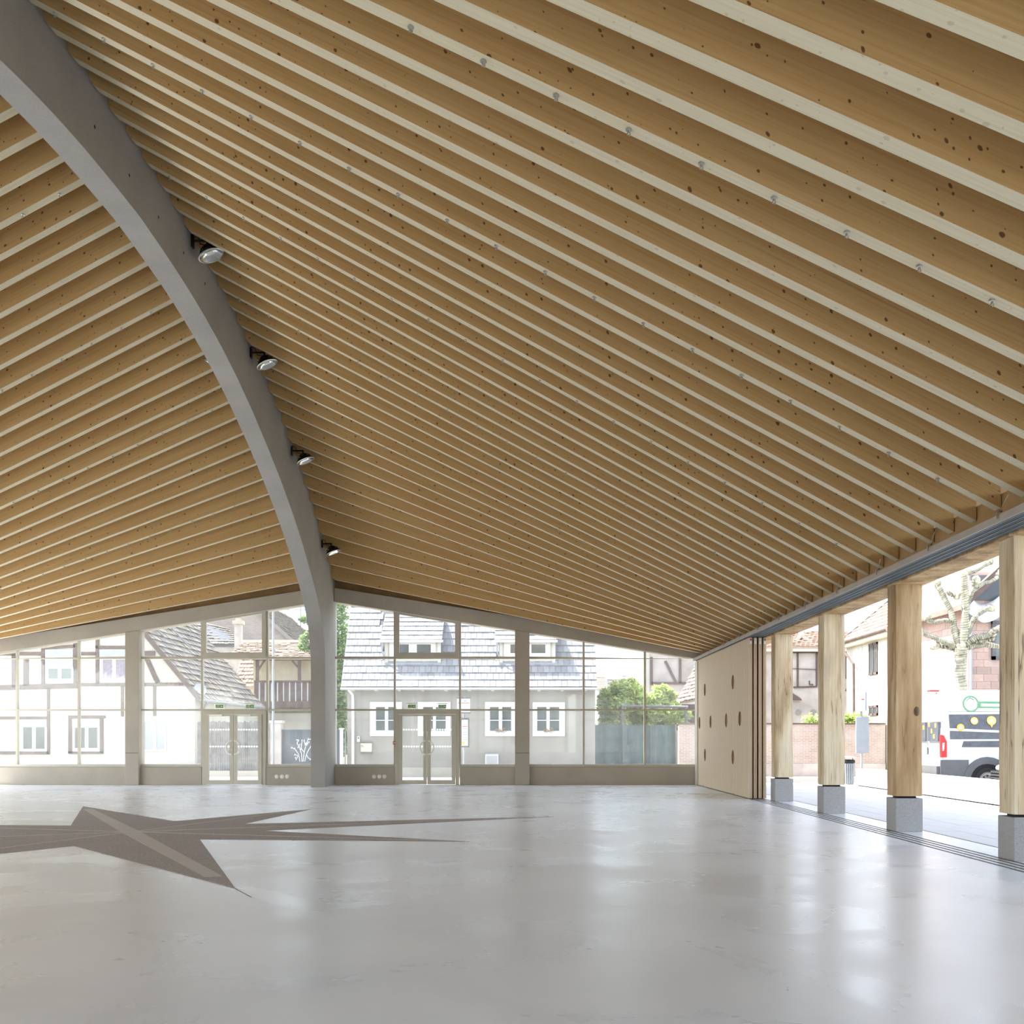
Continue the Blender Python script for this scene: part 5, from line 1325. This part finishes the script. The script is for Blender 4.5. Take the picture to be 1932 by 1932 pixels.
def decal(name, pxs, mat, parent=body, d=.006):
    P = []
    for px, py in pxs:
        x, z = V(px, py); P.append((x, sidey(z) - d, z))
    return MB().prism(P, (0, .004, 0)).build(name, mat, parent)
W = lambda x, y: (1500 + x / 4.83, 1240 + y / 4.83)
decal('slate_print', [W(*p) for p in ((1405, 522), (2250, 515), (2250, 745), (1412, 748))], M['vdark'])
decal('slate_print', [W(*p) for p in ((1535, 765), (2250, 758), (2250, 820), (1518, 820))], M['vdark'])
def ring_decal(cx, cy, r0, r1, mat, name, d=.01):
    m = MB(); n_ = 28
    c = W(cx, cy); x, z = V(*c); s = 1 / 4.83 / F * y0
    for i in range(n_):
        a, b = 2 * math.pi * i / n_, 2 * math.pi * (i + 1) / n_
        q = []
        for (r, g_) in ((r0, a), (r1, a), (r1, b), (r0, b)):
            zz = z + r * s * math.sin(g_); q.append((x + r * s * math.cos(g_), sidey(zz) - d, zz))
        if r0 == 0: q = q[1:3] + [(x, sidey(z) - d, z)]
        m.prism(q, (0, .003, 0))
    return m.build(name, mat, body)
ring_decal(1610, 424, 62, 74, M['vgreen'], 'green_ring')
decal('key_shaft', [W(*p) for p in ((1672, 402), (2250, 405), (2250, 424), (1690, 420))], M['vgreen'], d=.008)
decal('key_shaft', [W(*p) for p in ((1690, 448), (2250, 452), (2250, 466), (1668, 462))], M['vgreen'], d=.008)
decal('key_shaft', [W(*p) for p in ((1672, 402), (1700, 412), (1700, 455), (1668, 462))], M['vgreen'], d=.009)
for a, b in (((1568, 400), (1605, 368)), ((1605, 368), (1640, 390))):
    (ax, ay), (bx_, by_) = a, b
    decal('roof_line', [W(ax, ay - 3), W(bx_, by_ - 3), W(bx_, by_ + 3), W(ax, ay + 3)], M['vplast'], d=.011)
for (cx, cy, r, sh) in ((1507, 640, 34, 'bell'), (1634, 580, 34, 'square'), (1790, 577, 42, 'house')):
    ring_decal(cx, cy, 0, r, M['vyel'], 'amber_disc', .012)
    if sh == 'square': q = ((-17, -17), (17, -17), (17, 17), (-17, 17))
    elif sh == 'bell': q = ((-18, 14), (-18, 2), (-10, -14), (8, -14), (18, 0), (18, 14))
    else: q = ((-28, 2), (0, -26), (28, 2), (19, 2), (19, 24), (-19, 24), (-19, 2))
    decal('white_symbol', [W(cx + a, cy + b) for a, b in q], M['white'], d=.017)
    if sh == 'house': decal('pin_tip', [W(cx - 14, cy + 38), W(cx + 14, cy + 38), W(cx, cy + 66)], M['vyel'], d=.012); decal('door_dot', [W(cx - 6, cy + 6), W(cx + 6, cy + 6), W(cx + 6, cy + 20), W(cx - 6, cy + 20)], M['vyel'], d=.022)
decal('panel_seam', [W(1380, 495), W(2250, 490), W(2250, 493), W(1380, 498)], M['vplast'])
# grey lower cladding with the wheel arch
wx, wz, wr = X_(1862, y0), .36, .36
arch_o = [(wx + .62 * math.cos(a), wz + .62 * math.sin(a)) for a in [math.pi * i / 12 for i in range(13)]]
lowz = .92
MB().prism([(xr - .03, y0 - .03, .32), (wx - .5, y0 - .03, .32), (wx - .5, y0 - .03, lowz), (xr - .03, y0 - .03, lowz)], (0, .05, 0)).build('lower_cladding', M['vplast'], vn)
am_ = MB()
for i in range(12):
    a, b = math.pi * i / 12, math.pi * (i + 1) / 12
    f1 = lambda r, g_: (wx + r * math.cos(g_), y0 - .045, wz + r * math.sin(g_))
    am_.prism([f1(.46, a), f1(.64, a), f1(.64, b), f1(.46, b)], (0, .1, 0))
am_.build('wheel_arch', M['vplast'], vn)
MB().prism([(wx + .46, y0 - .03, .32), (xr + 4.2, y0 - .03, .32), (xr + 4.2, y0 - .03, .7), (wx + .6, y0 - .03, .7)], (0, .05, 0)).build('lower_cladding', M['vplast'], vn)
MB().box(xr - .12, xr + .1, y0 + .02, y1 - .02, .3, .75).build('bumper', M['vplast'], vn)
MB().cyl((wx, y0 - .02, wz), (wx, y0 - .001, wz), .45, .45, 24).build('wheel_well', M['slot'], vn)
for wxx in (wx, xr + 4.55):
    for yy, sgn in ((y0 + .0, -1), (y1 - .22, 1)):
        w_ = MB().lathe([(.2, -.03), (.26, -.035), (.34, -.03), (.36, .02), (.36, .2), (.3, .22), (0, .22)], (wxx, yy - .02, wz), (0, 1, 0), 28).build('wheel', M['rubber'], vn, True)
        MB().lathe([(0, -.02), (.07, -.025), (.08, -.005), (.17, -.005), (.2, -.03), (.235, -.034), (.235, .0)], (wxx, yy - .021, wz), (0, 1, 0), 24).build('wheel_disc', M['silver'], w_, True)
        h_ = MB()
        for k in range(8):
            g_ = 2 * math.pi * k / 8; h_.cyl((wxx + .13 * math.cos(g_), yy - .034, wz + .13 * math.sin(g_)), (wxx + .13 * math.cos(g_), yy - .02, wz + .13 * math.sin(g_)), .024, .024, 8)
        h_.build('wheel_holes', M['slot'], w_)
lq = [W(*p) for p in ((1327, 706), (1352, 712), (1380, 770), (1380, 912), (1330, 912))]
lm = MB(); P = [V(*p) for p in lq]; lm.prism([(max(xr - .03, x), y0 - .035, z) for x, z in P], (0, .12, 0)); tl = lm.build('tail_light', M['red'], vn)
lq = [W(*p) for p in ((1338, 782), (1358, 778), (1352, 850), (1338, 856))]; P = [V(*p) for p in lq]; MB().prism([(x, y0 - .042, z) for x, z in P], (0, .01, 0)).build('clear_lens', M['white'], tl)
bz = Z_(1305, y0); MB().box(xr + .06, xr + .3, y0 + .9, y0 + 1.15, 2.80, 2.84).build('brake_light', M['red'], vn)
MB().box(xr - .02, xr + .06, y0 + .18, y0 + .92, 1.42, 1.95).build('rear_window', M['vdark'], vn)
MB().box(xr - .02, xr + .06, y0 + 1.06, y1 - .18, 1.42, 1.95).build('rear_window', M['vdark'], vn)
for (yy, zz) in ((.35, 1.85), (.62, 1.7), (.45, 1.55), (.8, 1.88), (1.2, 1.8), (1.45, 1.6), (1.65, 1.85)):
    MB().box(xr - .026, xr - .019, y0 + yy - .05, y0 + yy + .05, zz - .06, zz + .06).build('amber_mark', M['vyel'], vn)
MB().box(xr - .03, xr, y0 + .9, y0 + .95, 1.05, 1.25).build('door_handle', M['vplast'], vn)
MB().box(xr - .008, xr + .02, y0 + .985, y0 + .992, .8, 2.6).build('door_seam', M['shutter'], vn)
# silver car in front of the van, nose to the left
c0, cy0, cy1 = 12.36, 26.2, 27.9
cr = thing('silver_car', 'silver car nose at the right edge in front of the van wheel', 'car', (c0 + 2, 27, -.1))
prof = [(0.05, .28), (0, .52), (.08, .72), (.45, .90), (1.05, 1.0), (1.75, 1.42), (2.6, 1.48), (3.4, 1.38), (3.9, 1.0), (4.0, .6), (3.95, .28)]
m = MB(); a = [Vector((c0 + x + (.12 if x < .3 else 0), cy0 + (.0 if z < .95 else .14), z)) for x, z in prof]; b = [Vector((c0 + x, (cy0 + cy1) / 2 - .45, z + .015)) for x, z in prof]; c = [Vector((c0 + x, (cy0 + cy1) / 2 + .45, z + .015)) for x, z in prof]; d = [Vector((c0 + x + (.12 if x < .3 else 0), cy1 - (.0 if z < .95 else .14), z)) for x, z in prof]
k = len(prof); m.v = a + b + c + d; m.f = [list(range(k)), [3 * k + i for i in reversed(range(k))]]
for s in range(3): m.f += [[s * k + (i + 1) % k, s * k + i, (s + 1) * k + i, (s + 1) * k + (i + 1) % k] for i in range(k)]
m.uv = [None] * len(m.f); bevel(m.build('body', M['silver'], cr), .05, 3)
ym = (cy0 + cy1) / 2
for i, z in enumerate((.44, .52, .60)): MB().box(c0 - .03, c0 + .08, ym - .78, ym + .78, z, z + .035).build('grille_bar', M['steel'], cr)
MB().box(c0 - .012, c0 + .1, ym - .8, ym + .8, .4, .66).build('grille', M['slot'], cr)
for yy in (cy0 + .04, cy1 - .38): MB().ball((c0 + .18, yy + .17, .72), .17, 12, 8, (.7, 1, .55)).build('headlight', M['lens'], cr, True)
MB().box(c0 + .04, c0 + .3, cy0 - .012, cy0 + .2, .36, .40).build('bumper_strip', M['vplast'], cr)
MB().prism([(c0 + 1.12, cy0 + .13, 1.02), (c0 + 1.74, cy0 + .13, 1.38), (c0 + 3.2, cy0 + .13, 1.34), (c0 + 3.6, cy0 + .13, 1.02)], (0, .02, 0)).build('side_window', M['pane'], cr)
MB().prism([(c0 + 1.10, cy0 + .25, 1.04), (c0 + 1.10, cy1 - .25, 1.04), (c0 + 1.70, cy1 - .3, 1.43), (c0 + 1.70, cy0 + .3, 1.43)], (-.02, 0, .03)).build('windscreen', M['pane'], cr)
for xx in (.75, 3.2):
    for yy in (cy0 - .01, cy1 - .19):
        w_ = MB().lathe([(0, 0), (.2, 0), (.29, 0), (.31, .03), (.31, .18), (.28, .2), (0, .2)], (c0 + xx, yy, .21), (0, 1, 0), 24).build('wheel', M['rubber'], cr, True)
        MB().lathe([(0, -.02), (.2, -.008), (.2, .01)], (c0 + xx, yy, .21), (0, 1, 0), 20).build('wheel_disc', M['silver'], w_, True)

# utility poles with wires
for (px, py, Dp, wx0, wx1, wy0, wy1, lab) in ((1185.5, 1268, 80, 1120, 1260, 1278, 1272, 'thin utility pole with wires above the distant grey tiled roof'), (567, 1143, 86, 500, 640, 1147, 1166, 'utility pole with wires in the sky left of the arch column')):
    t = thing('utility_pole', lab, 'pole', (X_(px, Dp), Dp, -.1)); zt = Z_(py, Dp)
    MB().cyl((X_(px, Dp), Dp, -.1), (X_(px, Dp), Dp, zt), .09, .06, 8).build('shaft', M['zinc'], t)
    MB().box(X_(px, Dp) - .5, X_(px, Dp) + .5, Dp - .05, Dp + .05, zt - .35, zt - .27).build('crossarm', M['zinc'], t)
    for k in (-.4, .4):
        c = Vector((X_(px, Dp) + k, Dp, zt - .27)); a, b = at(wx0, wy0, Dp), at(wx1, wy1, Dp)
        MB().tube([a, (a + c) / 2 - Vector((0, 0, .12)), c, (b + c) / 2 - Vector((0, 0, .12)), b], .014, 5).build('wire', M['wire'], t)
